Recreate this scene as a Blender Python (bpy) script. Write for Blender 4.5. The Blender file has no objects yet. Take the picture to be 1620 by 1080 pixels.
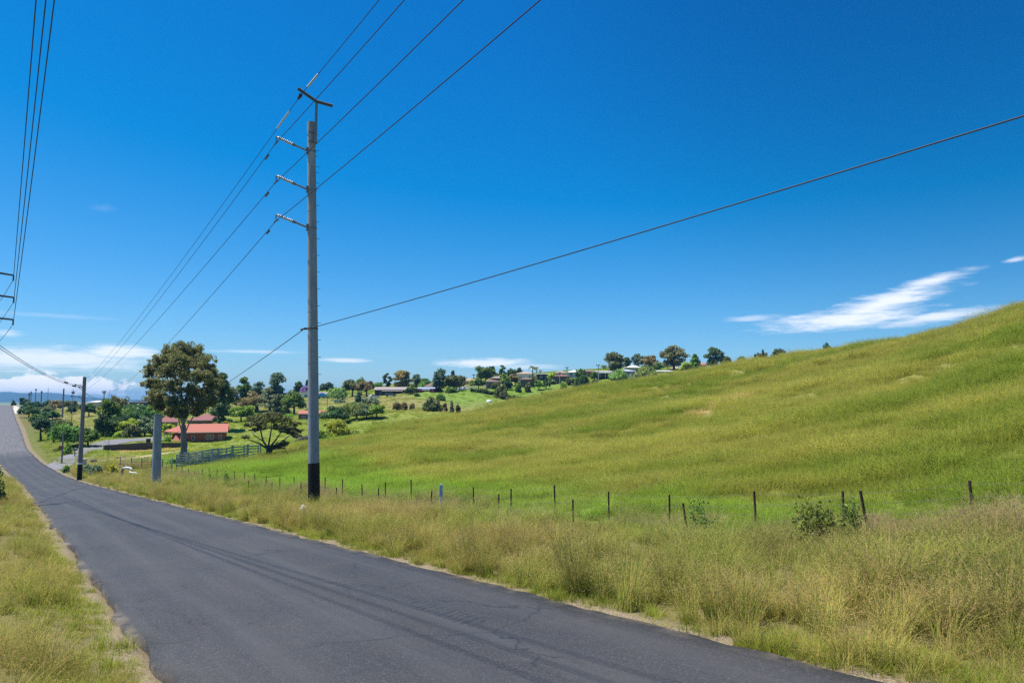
SKY_SAT, HAZE = 1.15, 1.1e-4
SKYK = ((.455, -.60), (.568, -.235), (.68, .40))
import bpy, math, random
import numpy as np
from mathutils import Vector, Matrix

random.seed(7)
RNG = np.random.default_rng(7)
R = math.radians
scene = bpy.context.scene
COL = scene.collection

# ------------------------------------------------------------------ camera
F = 1080.0
PITCH = math.atan(92.0 / F)
CP, SP = math.cos(PITCH), math.sin(PITCH)

def ray(px, py):
    u = (px - 810.0) / F
    v = (540.0 - py) / F
    return np.array((u, CP - v * SP, SP + v * CP))

def P(px, py, Y):
    d = ray(px, py)
    return d * (Y / d[1])

cam_data = bpy.data.cameras.new("camera")
cam = bpy.data.objects.new("camera", cam_data)
COL.objects.link(cam)
cam_data.sensor_width = 36.0
cam_data.lens = 24.0
cam_data.clip_start = 0.1
cam_data.clip_end = 40000.0
cam.location = (0, 0, 0)
cam.rotation_euler = (R(90) + PITCH, 0, 0)
scene.camera = cam

# ------------------------------------------------------------------ road frame (s along the road, t to its right)
RX, RY = -0.588, 0.809          # along the road
NX, NY = 0.809, 0.588           # to the right of it
def ST(x, y):
    return x * RX + y * RY, x * NX + y * NY
def XY(s, t):
    return s * RX + t * NX, s * RY + t * NY

_rs = np.array([-120, -60, 0, 40, 70, 85, 100, 118, 140, 170, 190, 230, 280, 340, 420, 445, 480, 560, 700.])
_rz = np.array([6.6, 2.04, -2.5, -5.52, -7.79, -8.95, -9.9, -10.5, -10.5, -10.0, -9.5, -8.1, -6.8, -5.3, -3.1, -2.9, -4.0, -9, -20.])
_rt = np.array([7.04, 7.04, 7.04, 7.04, 7.04, 7.04, 6.8, 5.8, 4.2, 2.7, 2.4, 1.8, 1.0, 0.1, -0.8, -1, -1.2, -1.5, -2.])
_fs = np.arange(-120, 700, 1.0)
def _smooth(v):
    a = np.interp(_fs, _rs, v)
    k = np.hanning(25); k /= k.sum()
    pad = np.concatenate([np.linspace(a[0] - 12 * (a[1] - a[0]), a[0], 12, endpoint=False), a,
                          a[-1] + (a[-1] - a[-2]) * np.arange(1, 13)])
    return np.convolve(pad, k, 'valid')
_sz, _st = _smooth(_rz), _smooth(_rt)
ROADW = 5.5
def road_z(s): return np.interp(s, _fs, _sz)
def road_tr(s): return np.interp(s, _fs, _st)

def smooth(a, b, x):
    t = np.clip((x - a) / (b - a), 0, 1)
    return t * t * (3 - 2 * t)

# ------------------------------------------------------------------ value noise
class Noise2:
    def __init__(self, seed):
        self.g = np.random.default_rng(seed).random((256, 256))
    def __call__(self, x, y):
        xi = np.floor(x).astype(int); yi = np.floor(y).astype(int)
        fx = x - xi; fy = y - yi
        fx = fx * fx * (3 - 2 * fx); fy = fy * fy * (3 - 2 * fy)
        g = self.g
        a = g[xi & 255, yi & 255]; b = g[(xi + 1) & 255, yi & 255]
        c = g[xi & 255, (yi + 1) & 255]; d = g[(xi + 1) & 255, (yi + 1) & 255]
        return (a * (1 - fx) + b * fx) * (1 - fy) + (c * (1 - fx) + d * fx) * fy - 0.5
N1, N2, N3 = Noise2(1), Noise2(2), Noise2(3)

# ------------------------------------------------------------------ ground colours (albedo of what grows there)
HILL = (.213, .214, .054); GREEN = (.150, .235, .036); LAWN = (.172, .216, .036)
VERGE = (.240, .208, .080); DRY = (.30, .235, .085); MEAD = (.215, .205, .065); DARKG = (.10, .16, .025)

ctrl = []          # x, y, z, colour
def cp(px, py, Y, c, dz=0.0):
    p = P(px, py, Y); ctrl.append((p[0], p[1], p[2] + dz, c))
for s in (-60, -25, -8, 5, 14, 24, 36, 50, 65, 80, 95):
    for t in (-25, -9, 0, 8, 11.5, 16):
        x, y = XY(s, t)
        z = float(road_z(s)) - .05
        if t < 0: z += .5
        if t == 16: z -= (.38 if 8 < s < 60 else .2) + .003 * max(s, 0)
        if s > 60 and t > 10: z += .35
        ctrl.append((x, y, z, GREEN if t > 15.5 else VERGE))
for s_, t_, z_ in ((5, 16, -2.5), (-8, 16, -1.5), (5, 12, -2.75), (-8, 11.5, -1.9), (11, 16.1, -3.45)):
    ctrl = [c for c in ctrl if math.hypot(c[0] - XY(s_, t_)[0], c[1] - XY(s_, t_)[1]) > 1.2]; ctrl.append((*XY(s_, t_), z_, GREEN if t_ > 15 else VERGE))
# green strip beyond the fence
for s in (8, 18, 30, 45, 60):
    x, y = XY(s, 19.5); ctrl.append((x, y, float(road_z(s)) + .35 - .006 * s, GREEN))
# ridge of the grass hill and the ground behind it
RIDGE = [(1900, 395, 52), (1750, 437, 56), (1620, 482, 62), (1500, 514, 72), (1400, 537, 82), (1250, 557, 98), (1150, 575, 110),
         (1000, 602, 130), (900, 615, 142), (800, 634, 150), (740, 652, 148), (650, 664, 138), (560, 690, 115), (470, 712, 97)]
for (px, py, Y) in RIDGE:
    cp(px, py, Y, HILL, -.90)
    if px >= 740:
        cp(px, py + 26, Y * 1.30, HILL)
    if px >= 900:
        cp(px, py + 40, Y * 1.75, MEAD)
for a in [(1560, 640, 30, HILL), (1560, 560, 46, HILL), (1400, 650, 40, HILL), (1400, 585, 60, HILL), (1250, 680, 42, HILL), (1250, 610, 70, HILL),
          (1100, 700, 48, HILL), (1100, 630, 85, HILL), (950, 700, 60, HILL), (950, 655, 90, HILL), (800, 700, 72, HILL), (800, 665, 105, HILL),
          (650, 715, 75, HILL), (600, 720, 76, HILL), (560, 728, 72, HILL), (500, 735, 70, GREEN), (440, 738, 78, GREEN), (1740, 640, 22, HILL),
          # valley floor and paddocks
          (400, 738, 88, GREEN), (330, 745, 85, GREEN), (250, 748, 86, LAWN), (290, 730, 108, GREEN), (300, 716, 125, LAWN), (305, 704, 150, LAWN),
          (345, 692, 165, LAWN), (320, 671, 190, LAWN), (370, 670, 200, LAWN), (440, 702, 120, GREEN), (490, 666, 190, LAWN), (430, 657, 230, LAWN),
          (440, 641, 285, MEAD), (400, 634, 330, MEAD), (560, 671, 172, LAWN), (600, 667, 172, LAWN), (540, 694, 135, GREEN), (640, 654, 200, LAWN), (520, 636, 280, MEAD),
          (620, 632, 255, MEAD), (640, 641, 225, MEAD), (700, 648, 190, MEAD), (740, 623, 268, GREEN), (700, 625, 262, GREEN), (800, 617, 288, GREEN), (870, 607, 308, GREEN),
          (930, 607, 300, LAWN), (1000, 600, 308, LAWN), (1060, 592, 318, LAWN), (650, 616, 330, LAWN), (600, 618, 320, LAWN), (760, 606, 340, DRY), (850, 594, 360, LAWN),
          (930, 590, 365, LAWN), (1000, 580, 378, LAWN), (1100, 582, 388, LAWN), (1220, 580, 400, LAWN), (1320, 576, 410, LAWN), (540, 624, 345, LAWN), (450, 624, 375, LAWN), (700, 604, 400, LAWN),
          # left: gardens, meadow and the rise beside the road
          (200, 747, 83, VERGE), (165, 735, 98, VERGE), (140, 728, 112, MEAD), (120, 715, 126, LAWN), (164, 713, 127, LAWN), (230, 712, 134, DRY), (230, 700, 146, LAWN), (200, 692, 160, LAWN),
          (250, 692, 160, LAWN), (70, 698, 165, LAWN), (60, 690, 180, LAWN), (48, 672, 230, MEAD), (40, 655, 310, MEAD), (110, 690, 165, LAWN), (150, 672, 200, MEAD), (150, 655, 260, MEAD),
          (130, 645, 320, MEAD), (200, 670, 205, LAWN), (230, 655, 250, LAWN), (200, 646, 330, MEAD), (60, 642, 420, MEAD), (130, 639, 420, MEAD), (230, 640, 400, MEAD), (320, 640, 340, LAWN),
          (-60, 668, 230, MEAD), (-60, 690, 150, MEAD), (-60, 650, 380, MEAD)]:
    cp(*a)
CX = np.array([c[0] for c in ctrl]); CY = np.array([c[1] for c in ctrl]); CZ = np.array([c[2] for c in ctrl])
CC = np.array([c[3] for c in ctrl])
KX, KY, KC = list(CX), list(CY), list(CC)          # more places whose kind of grass is known
for s_ in range(4, 75, 5):
    for t_, c_ in ((17.4, GREEN), (19.0, GREEN), (20.4, GREEN if s_ > 22 else HILL), (22.4, HILL), (25, HILL), (30, HILL)):
        if s_ > 38 and t_ > 20: t_ += (s_ - 38) * .25
        a_, b_ = XY(s_, t_); KX.append(a_); KY.append(b_); KC.append(c_)
for s_, t_, c_ in ((2, 9, (.175, .165, .06)), (1, 11, (.135, .125, .06)), (4, 11, (.14, .13, .06)), (3, 13.5, (.125, .11, .055)), (7, 13.5, (.15, .135, .065)), (5, 15, (.15, .12, .07)), (9, 11.5, (.17, .155, .065)), (-3, 10, (.13, .125, .055))):
    a_, b_ = XY(s_, t_); KX.append(a_); KY.append(b_); KC.append(c_)
KX, KY, KC = np.array(KX), np.array(KY), np.array(KC)

def _U(d2):
    return 0.5 * d2 * np.log(d2 + 1e-12)
SC = 100.0
n = len(ctrl)
A = np.zeros((n + 3, n + 3))
dd = ((CX[:, None] - CX[None]) ** 2 + (CY[:, None] - CY[None]) ** 2) / SC ** 2
A[:n, :n] = _U(dd) + np.eye(n) * 0.0008
A[:n, n] = 1; A[:n, n + 1] = CX / SC; A[:n, n + 2] = CY / SC
A[n:, :n] = A[:n, n:].T
W = np.linalg.solve(A, np.concatenate([CZ, np.zeros(3)]))

def tps(x, y):
    out = np.empty(x.shape)
    for i in range(0, len(x), 20000):
        xs, ys = x[i:i + 20000], y[i:i + 20000]
        d2 = ((xs[:, None] - CX[None]) ** 2 + (ys[:, None] - CY[None]) ** 2) / SC ** 2
        out[i:i + 20000] = _U(d2) @ W[:n] + W[n] + W[n + 1] * xs / SC + W[n + 2] * ys / SC
    return out

def road_d(s, t):
    tr = road_tr(s)
    return np.maximum(t - tr, (tr - ROADW) - t)

def terr(x, y):
    """height of the ground"""
    x = np.atleast_1d(np.asarray(x, float)).ravel(); y = np.atleast_1d(np.asarray(y, float)).ravel()
    r = np.hypot(x, y)
    k = np.minimum(1, 520.0 / np.maximum(r, 1e-6))      # the fitted area ends here; beyond it the land runs on
    z = tps(x * k, y * k)
    z = np.clip(z, -14, 60)
    back = smooth(-15, -60, y)
    z = z * (1 - back) + (-2.0) * back
    far = smooth(430, 800, r)
    z = z * (1 - far) + (-24.0) * far
    s, t = ST(x, y)
    d = road_d(s, t)
    # folds and tussock mounds, none on the road
    off = smooth(1.0, 5.0, d)
    hill = smooth(20, 34, t) * (1 - smooth(250, 330, r))
    q = x * 0.6 + y * 0.8; p = x * 0.8 - y * 0.6
    z = z + off * (N1(x / 2.3, y / 2.3) * .10 + N2(x / 7, y / 7) * .22 * np.minimum(1, r / 60))
    z = z + hill * (N3(q / 4.5, p / 15) * .62 + N1(q / 11 + 5, p / 30) * 1.0) * np.minimum(1, r / 60)
    # road bed, shoulders and left bank
    inr = (s > -100) & (s < 690)
    w = np.where(inr, 1 - smooth(.5, np.where(s < 90, 3.0, 9.0), d), 0)
    zr = road_z(s)
    bank = np.where(t < road_tr(s) - ROADW, .5 * smooth(.25, 2.2, d) * (1 - smooth(80, 120, s)), 0)
    z = z * (1 - w) + (zr - .05 + bank) * w
    z = z - np.where(inr, .16 * smooth(.12, -.25, d), 0)
    return z
def tz(x, y): return float(terr(x, y)[0])

def tint(x, y):
    x = np.asarray(x, float).ravel(); y = np.asarray(y, float).ravel()
    out = np.empty((len(x), 3))
    # a wandering offset so that the edges between kinds of grass are not smooth
    rr = np.hypot(x, y)
    amp = np.clip(rr * .05, .5, 14)
    xo = x + N1(x / 6, y / 6) * amp; yo = y + N2(x / 6, y / 6) * amp
    for i in range(0, len(x), 20000):
        xs, ys = xo[i:i + 20000], yo[i:i + 20000]
        d2 = (xs[:, None] - KX[None]) ** 2 + (ys[:, None] - KY[None]) ** 2
        wgt = 1.0 / (d2 + 1.0) ** 2.2
        out[i:i + 20000] = (wgt @ KC) / wgt.sum(1)[:, None]
    for px, py, Y, sx, sy in ((1108, 660, 66.5, 1.1, .8), (1122, 662, 66, .8, .9), (1136, 660, 66.5, .9, .6), (1178, 657, 67, 1.0, .5)):       # bare scrapes on the hill
        q = P(px, py, Y); g = np.clip(1.6 * np.exp(-((x - q[0]) / sx) ** 2 - ((y - q[1]) / (2.2 * sy)) ** 2) - .25, 0, 1)[:, None]
        out = out * (1 - g) + np.array((.36, .27, .14)) * g
    return out
LEAFK = 2.55
# ------------------------------------------------------------------ materials
def nt(name):
    m = bpy.data.materials.new(name); m.use_nodes = True
    t = m.node_tree; t.nodes.clear()
    return m, t, t.nodes, t.links
def nd(t, typ, **kw):
    x = t.nodes.new(typ)
    for k, v in kw.items():
        if k in x.inputs: x.inputs[k].default_value = v
        else: setattr(x, k, v)
    return x
def rgb(c): return (c[0], c[1], c[2], 1.0)

def mat_plain(name, c, rough=.7, var=.25, scale=3.0, spec=.3, metal=0.0, stretch=None, c2=None, bump=0.0):
    """paint, timber, metal, brick ...: two tones mixed by noise in object space"""
    m, t, ns, ln = nt(name)
    out = nd(t, 'ShaderNodeOutputMaterial'); b = nd(t, 'ShaderNodeBsdfPrincipled')
    b.inputs['Roughness'].default_value = rough; b.inputs['Metallic'].default_value = metal
    b.inputs['Specular IOR Level'].default_value = spec
    tc = nd(t, 'ShaderNodeTexCoord'); mp = nd(t, 'ShaderNodeMapping')
    if stretch: mp.inputs['Scale'].default_value = stretch
    no = nd(t, 'ShaderNodeTexNoise'); no.inputs['Scale'].default_value = scale; no.inputs['Detail'].default_value = 6; no.inputs['Roughness'].default_value = .65
    ln.new(tc.outputs['Object'], mp.inputs['Vector']); ln.new(mp.outputs['Vector'], no.inputs['Vector'])
    mx = nd(t, 'ShaderNodeMix', data_type='RGBA')
    c2 = c2 or tuple(v * (1 - var) for v in c)
    mx.inputs['A'].default_value = rgb(c2); mx.inputs['B'].default_value = rgb(tuple(min(.9, v * (1 + var * .5)) for v in c))
    mr = nd(t, 'ShaderNodeMapRange'); mr.inputs['From Min'].default_value = .3; mr.inputs['From Max'].default_value = .7
    ln.new(no.outputs['Fac'], mr.inputs['Value']); ln.new(mr.outputs['Result'], mx.inputs['Factor'])
    ln.new(mx.outputs['Result'], b.inputs['Base Color'])
    if bump:
        bp = nd(t, 'ShaderNodeBump'); bp.inputs['Strength'].default_value = bump; bp.inputs['Distance'].default_value = .02
        ln.new(no.outputs['Fac'], bp.inputs['Height']); ln.new(bp.outputs['Normal'], b.inputs['Normal'])
    ln.new(b.outputs['BSDF'], out.inputs['Surface'])
    return m

def mat_leaf(name, c, var=.35, trans=.44, hue=.02):
    c = tuple(v * LEAFK for v in c)
    m, t, ns, ln = nt(name)
    out = nd(t, 'ShaderNodeOutputMaterial')
    at = nd(t, 'ShaderNodeAttribute', attribute_name='tone')      # per-leaf and per-bough tone of the foliage
    mx = nd(t, 'ShaderNodeMix', data_type='RGBA')
    mx.inputs['A'].default_value = rgb((c[0] * (1 - var) * .9, c[1] * (1 - var), c[2] * (1 - var)))
    mx.inputs['B'].default_value = rgb((c[0] * (1 + var) * 1.08, c[1] * (1 + var), c[2] * (1 + var * .6)))
    ln.new(at.outputs['Fac'], mx.inputs['Factor'])
    oi = nd(t, 'ShaderNodeObjectInfo')
    hs = nd(t, 'ShaderNodeHueSaturation')
    mr = nd(t, 'ShaderNodeMapRange'); mr.inputs['To Min'].default_value = .85; mr.inputs['To Max'].default_value = 1.15
    mh = nd(t, 'ShaderNodeMapRange'); mh.inputs['To Min'].default_value = .5 - hue; mh.inputs['To Max'].default_value = .5 + hue
    ln.new(oi.outputs['Random'], mr.inputs['Value']); ln.new(oi.outputs['Random'], mh.inputs['Value'])
    ln.new(mr.outputs['Result'], hs.inputs['Value']); ln.new(mh.outputs['Result'], hs.inputs['Hue'])
    ln.new(mx.outputs['Result'], hs.inputs['Color'])
    d = nd(t, 'ShaderNodeBsdfDiffuse'); tr = nd(t, 'ShaderNodeBsdfTranslucent'); g = nd(t, 'ShaderNodeBsdfGlossy')
    g.inputs['Roughness'].default_value = .45
    g.inputs['Color'].default_value = (.6, .6, .6, 1)
    ms = nd(t, 'ShaderNodeMixShader'); ms.inputs[0].default_value = trans
    m2 = nd(t, 'ShaderNodeMixShader'); m2.inputs[0].default_value = .035
    ge = nd(t, 'ShaderNodeNewGeometry'); ma = nd(t, 'ShaderNodeVectorMath', operation='MULTIPLY_ADD'); ma.inputs[1].default_value = (.7, .7, .7); ma.inputs[2].default_value = (0, 0, .45); ln.new(ge.outputs['Normal'], ma.inputs[0])
    no_ = nd(t, 'ShaderNodeVectorMath', operation='NORMALIZE'); ln.new(ma.outputs[0], no_.inputs[0]); ln.new(no_.outputs[0], d.inputs['Normal'])
    ln.new(hs.outputs['Color'], d.inputs['Color']); ln.new(hs.outputs['Color'], tr.inputs['Color'])
    ln.new(d.outputs[0], ms.inputs[1]); ln.new(tr.outputs[0], ms.inputs[2])
    ln.new(ms.outputs[0], m2.inputs[1]); ln.new(g.outputs[0], m2.inputs[2])
    ln.new(m2.outputs[0], out.inputs['Surface'])
    return m

LEAF = {
    'gum': mat_leaf('gum foliage', (.082, .083, .032), .46), 'dark': mat_leaf('dark foliage', (.040, .070, .022), .4),
    'mid': mat_leaf('green foliage', (.060, .110, .022), .4), 'bright': mat_leaf('bright foliage', (.096, .160, .020), .4),
    'yellow': mat_leaf('yellow green foliage', (.155, .19, .018), .35), 'blue': mat_leaf('bluish foliage', (.062, .095, .062), .4),
    'brown': mat_leaf('brownish foliage', (.115, .095, .04), .4), 'purple': mat_leaf('mauve blossom', (.12, .085, .18), .3),
    'plum': mat_leaf('plum foliage', (.055, .025, .04), .4), 'pale': mat_leaf('pale willow foliage', (.115, .16, .045), .35),
    'pine': mat_leaf('pine foliage', (.026, .052, .024), .4), 'gold': mat_leaf('golden foliage', (.17, .15, .02), .3),
    'greyg': mat_leaf('grey green foliage', (.095, .12, .065), .35), 'bramble': mat_leaf('bramble leaves', (.080, .105, .022), .5), 'bush': mat_leaf('olive foliage', (.066, .078, .028), .4)}
M = {
    'bark': mat_plain('pale gum bark', (.30, .26, .23), .85, .5, 2.0, c2=(.10, .08, .07), stretch=(1, 1, .25), bump=.4),
    'darkbark': mat_plain('dark bark', (.07, .055, .045), .9, .4, 3.0, stretch=(1, 1, .3), bump=.4),
    'concrete': mat_plain('weathered concrete pole', (.29, .31, .325), .75, .34, 1.4, stretch=(2.5, 2.5, .5), bump=.05),
    'bitumen': mat_plain('bitumen coat', (.010, .010, .011), .55, .3, 5, .3),
    'galv': mat_plain('galvanised steel', (.20, .21, .21), .5, .25, 6, .5, .3),
    'steel': mat_plain('dull painted steel', (.06, .065, .065), .5, .25, 6, .5),
    'porc': mat_plain('grey insulator glaze', (.48, .50, .52), .3, .1, 8, .6),
    'cable': mat_plain('aged aluminium cable', (.035, .037, .042), .6, .2, 3, .3),
    'timberpole': mat_plain('weathered pole timber', (.23, .21, .20), .85, .35, 3, stretch=(3, 3, .3), bump=.3),
    'rust': mat_plain('rusty steel', (.085, .05, .034), .85, .5, 12),
    'wire': mat_plain('fence wire', (.16, .155, .14), .5, .2, 10, .5),
    'white': mat_plain('white paint', (.78, .77, .74), .5, .1, 4),
    'bluepaint': mat_plain('faded blue paint', (.30, .42, .62), .6, .2, 8),
    'stone': mat_plain('pale stone', (.62, .58, .52), .9, .3, 9, bump=.4),
    'darkstone': mat_plain('dark stone', (.10, .09, .085), .9, .4, 5, bump=.4),
    'greytimber': mat_plain('silvered timber', (.44, .42, .39), .9, .4, 4, stretch=(1, 1, 3), bump=.2),
    'brick': mat_plain('red brick', (.34, .10, .055), .85, .3, 14, stretch=(1, 1, 5)),
    'brickb': mat_plain('brown brick', (.20, .135, .09), .85, .3, 14, stretch=(1, 1, 5)),
    'bricktan': mat_plain('tan brick', (.36, .27, .18), .85, .25, 14, stretch=(1, 1, 5)),
    'redroof': mat_plain('red roof sheeting', (.44, .15, .10), .75, .2, 5, stretch=(8, 1, 1)),
    'maroonroof': mat_plain('maroon roof tiles', (.27, .105, .095), .7, .2, 10),
    'brownroof': mat_plain('brown roof tiles', (.20, .13, .10), .75, .2, 10),
    'tanroof': mat_plain('tan roof tiles', (.42, .31, .22), .75, .2, 10),
    'greyroof': mat_plain('grey roof sheeting', (.33, .28, .245), .6, .2, 6),
    'whiteroof': mat_plain('white roof sheeting', (.80, .80, .78), .5, .08, 5),
    'blueroof': mat_plain('pale blue roof sheeting', (.45, .52, .62), .5, .1, 5),
    'navyroof': mat_plain('dark roof sheeting', (.03, .04, .055), .6, .2, 5),
    'cream': mat_plain('cream render', (.55, .50, .42), .8, .15, 5),
    'paleblue': mat_plain('pale blue weatherboard', (.42, .50, .54), .7, .1, 5, stretch=(1, 1, 6)),
    'mauve': mat_plain('mauve weatherboard', (.30, .27, .38), .7, .1, 5, stretch=(1, 1, 6)),
    'darkwall': mat_plain('dark stained boards', (.05, .042, .040), .8, .3, 5, stretch=(1, 1, 6)),
    'redshed': mat_plain('red painted sheeting', (.33, .055, .055), .65, .15, 5, stretch=(8, 1, 1)),
    'glass': mat_plain('window glass', (.035, .045, .055), .12, .2, 1, .8),
    'frame': mat_plain('window frame', (.60, .58, .55), .6, .1, 5),
    'darkframe': mat_plain('dark window frame', (.06, .045, .04), .6, .2, 5),
    'wallgrey': mat_plain('dark block wall', (.105, .088, .075), .9, .3, 6, stretch=(1, 1, 5), bump=.2),
    'drive': mat_plain('grey driveway', (.20, .195, .20), .85, .2, 1.0),
    'dirt': mat_plain('bare pale earth', (.46, .36, .25), .95, .25, 1.5),
    'apron': mat_plain('pale concrete apron', (.56, .50, .45), .9, .12, .5),
    'tyre': mat_plain('tyre rubber', (.02, .02, .02), .8, .2, 10),
    'carwhite': mat_plain('white car paint', (.75, .76, .78), .25, .05, 2, .6),
    'cargrey': mat_plain('grey car paint', (.16, .18, .20), .25, .1, 2, .6),
    'cardark': mat_plain('dark car paint', (.035, .03, .035), .25, .1, 2, .6),
    'bluetarp': mat_plain('blue tarpaulin', (.07, .33, .62), .5, .2, 4),
    'sign': mat_plain('faded red sign', (.28, .11, .09), .7, .2, 5),
    'bin': mat_plain('dark green plastic', (.02, .025, .022), .5, .2, 5),
    'yellowfl': mat_plain('yellow bank', (.50, .34, .10), .9, .3, 2),
}

# ------------------------------------------------------------------ mesh helpers
def arr_mesh(name, v, quads=None, tris=None, attrs=None, smooth_=False):
    me = bpy.data.meshes.new(name)
    v = np.asarray(v, np.float32)
    loops, starts, k = [], [], 0
    if quads is not None and len(quads):
        q = np.asarray(quads, np.int32); loops.append(q.ravel()); starts.append(np.arange(len(q), dtype=np.int32) * 4); k = len(q) * 4
    if tris is not None and len(tris):
        q = np.asarray(tris, np.int32); loops.append(q.ravel()); starts.append(np.arange(len(q), dtype=np.int32) * 3 + k)
    loops = np.concatenate(loops); starts = np.concatenate(starts)
    me.vertices.add(len(v)); me.vertices.foreach_set('co', v.ravel())
    me.loops.add(len(loops)); me.loops.foreach_set('vertex_index', loops)
    me.polygons.add(len(starts)); me.polygons.foreach_set('loop_start', starts)
    me.update(calc_edges=True); me.validate()
    if smooth_:
        me.polygons.foreach_set('use_smooth', np.ones(len(me.polygons), bool))
    for an, (typ, dom, data) in (attrs or {}).items():
        a = me.attributes.new(an, typ, dom)
        key = 'value' if typ in ('FLOAT', 'INT') else ('color' if typ == 'FLOAT_COLOR' else 'vector')
        a.data.foreach_set(key, np.asarray(data).ravel())
    return me

def link(name, me, mat=None, parent=None):
    o = bpy.data.objects.new(name, me); COL.objects.link(o)
    if mat is not None and not me.materials: me.materials.append(mat)
    if parent is not None: o.parent = parent
    return o

def tag(o, label, cat, group=None, kind=None):
    if label: o['label'] = label
    if cat: o['category'] = cat
    if group: o['group'] = group
    if kind: o['kind'] = kind
    return o

def thing(name, label, cat, loc=(0, 0, 0), rz=0.0, group=None):
    o = bpy.data.objects.new(name, None); COL.objects.link(o)
    o.location = loc; o.rotation_euler = (0, 0, rz); o.empty_display_size = .2
    return tag(o, label, cat, group)

class MB:
    """gathers shapes into one mesh"""
    def __init__(self): self.v, self.f, self.sm = [], [], []
    def add(self, vs, fs, sm=False):
        k = len(self.v); self.v += [tuple(float(c) for c in p) for p in vs]
        for f in fs: self.f.append([i + k for i in f]); self.sm.append(sm)
    def box(self, c, s, rz=0.0, bev=0.0):
        cx, cy, cz = c; a, b, h = s[0] / 2, s[1] / 2, s[2] / 2
        co, si = math.cos(rz), math.sin(rz)
        def T(x, y, z): return (cx + x * co - y * si, cy + x * si + y * co, cz + z)
        if bev <= 0:
            vs = [T(x, y, z) for z in (-h, h) for (x, y) in ((-a, -b), (a, -b), (a, b), (-a, b))]
            self.add(vs, [(0, 3, 2, 1), (4, 5, 6, 7), (0, 1, 5, 4), (1, 2, 6, 5), (2, 3, 7, 6), (3, 0, 4, 7)])
        else:
            e = bev
            ring = lambda A, B, z: [T(x, y, z) for (x, y) in ((-A + e, -B), (A - e, -B), (A, -B + e), (A, B - e), (A - e, B), (-A + e, B), (-A, B - e), (-A, -B + e))]
            vs = ring(a - e * .7, b - e * .7, -h) + ring(a, b, -h + e) + ring(a, b, h - e) + ring(a - e * .7, b - e * .7, h)
            fs = [tuple(range(7, -1, -1)), tuple(range(24, 32))]
            for r in range(3):
                for i in range(8):
                    j = (i + 1) % 8; fs.append((r * 8 + i, r * 8 + j, r * 8 + 8 + j, r * 8 + 8 + i))
            self.add(vs, fs)
    def prism(self, pts, y0, y1):
        """outline in x,z pushed from y0 to y1"""
        n_ = len(pts)
        vs = [(x, y0, z) for x, z in pts] + [(x, y1, z) for x, z in pts]
        fs = [tuple(range(n_)), tuple(range(2 * n_ - 1, n_ - 1, -1))] + [(i, i + n_, (i + 1) % n_ + n_, (i + 1) % n_) for i in range(n_)]
        self.add(vs, fs)
    def tube(self, pts, rad, n_=8, cap=True):
        pts = [np.array(p, float) for p in pts]
        if np.isscalar(rad): rad = [rad] * len(pts)
        vs, fs = [], []
        ref = None
        for i, p in enumerate(pts):
            d = pts[min(i + 1, len(pts) - 1)] - pts[max(i - 1, 0)]
            d = d / (np.linalg.norm(d) + 1e-9)
            if ref is None: ref = np.array((0, 0, 1.)) if abs(d[2]) < .9 else np.array((1., 0, 0))
            a = np.cross(d, ref); a /= np.linalg.norm(a) + 1e-9; b = np.cross(d, a)
            ref = np.cross(a, d)
            for k in range(n_):
                th = 2 * math.pi * k / n_
                vs.append(p + rad[i] * (a * math.cos(th) + b * math.sin(th)))
        for i in range(len(pts) - 1):
            for k in range(n_):
                j = (k + 1) % n_
                fs.append((i * n_ + k, i * n_ + j, (i + 1) * n_ + j, (i + 1) * n_ + k))
        self.add(vs, fs, True)
        if cap:
            self.add(vs[:n_], [tuple(range(n_))]); self.add(vs[-n_:], [tuple(range(n_ - 1, -1, -1))])
    def build(self, name, mat, parent=None, label=None):
        me = bpy.data.meshes.new(name)
        me.from_pydata(self.v, [], self.f); me.update()
        me.polygons.foreach_set('use_smooth', self.sm)
        o = link(name, me, mat, parent)
        if label: o['label'] = label
        return o

# ------------------------------------------------------------------ trees
def rand_unit(n_, rng):
    v = rng.normal(size=(n_, 3)); return v / np.linalg.norm(v, axis=1)[:, None]

def leaves(cent, crad, cw, per, size, rng, aspect=2.0, droop=0.0, flat=.85):
    """leaf-sized faces spread through boughs at cent (n,3) with radii crad (n,3)"""
    nC = len(cent)
    cnt = np.maximum(3, (per * cw).astype(int))
    idx = np.repeat(np.arange(nC), cnt); n_ = len(idx)
    u = rand_unit(n_, rng); rr = rng.random(n_) ** .45
    p = cent[idx] + u * crad[idx] * rr[:, None]
    nrm = u * .6 + rand_unit(n_, rng) * .9; nrm[:, 2] = nrm[:, 2] * flat + .35
    nrm /= np.linalg.norm(nrm, axis=1)[:, None]
    a = np.cross(nrm, rand_unit(n_, rng)); 
    if droop: a[:, 2] = a[:, 2] - droop
    a /= np.linalg.norm(a, axis=1)[:, None]
    b = np.cross(nrm, a); b /= np.linalg.norm(b, axis=1)[:, None] + 1e-9
    s = size * (.55 + .9 * rng.random(n_))[:, None]
    A = a * s * aspect * .5; B = b * s * .5
    v = np.stack([p - A, p + B * .9 - A * .1, p + A, p - B * .9 - A * .1], 1).reshape(-1, 3)
    q = np.arange(n_ * 4).reshape(-1, 4)
    ct = rng.random(nC)
    tone = np.clip(.55 * ct[idx] + .45 * rng.random(n_), 0, 1)
    return v, q, np.repeat(tone, 4)

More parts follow.
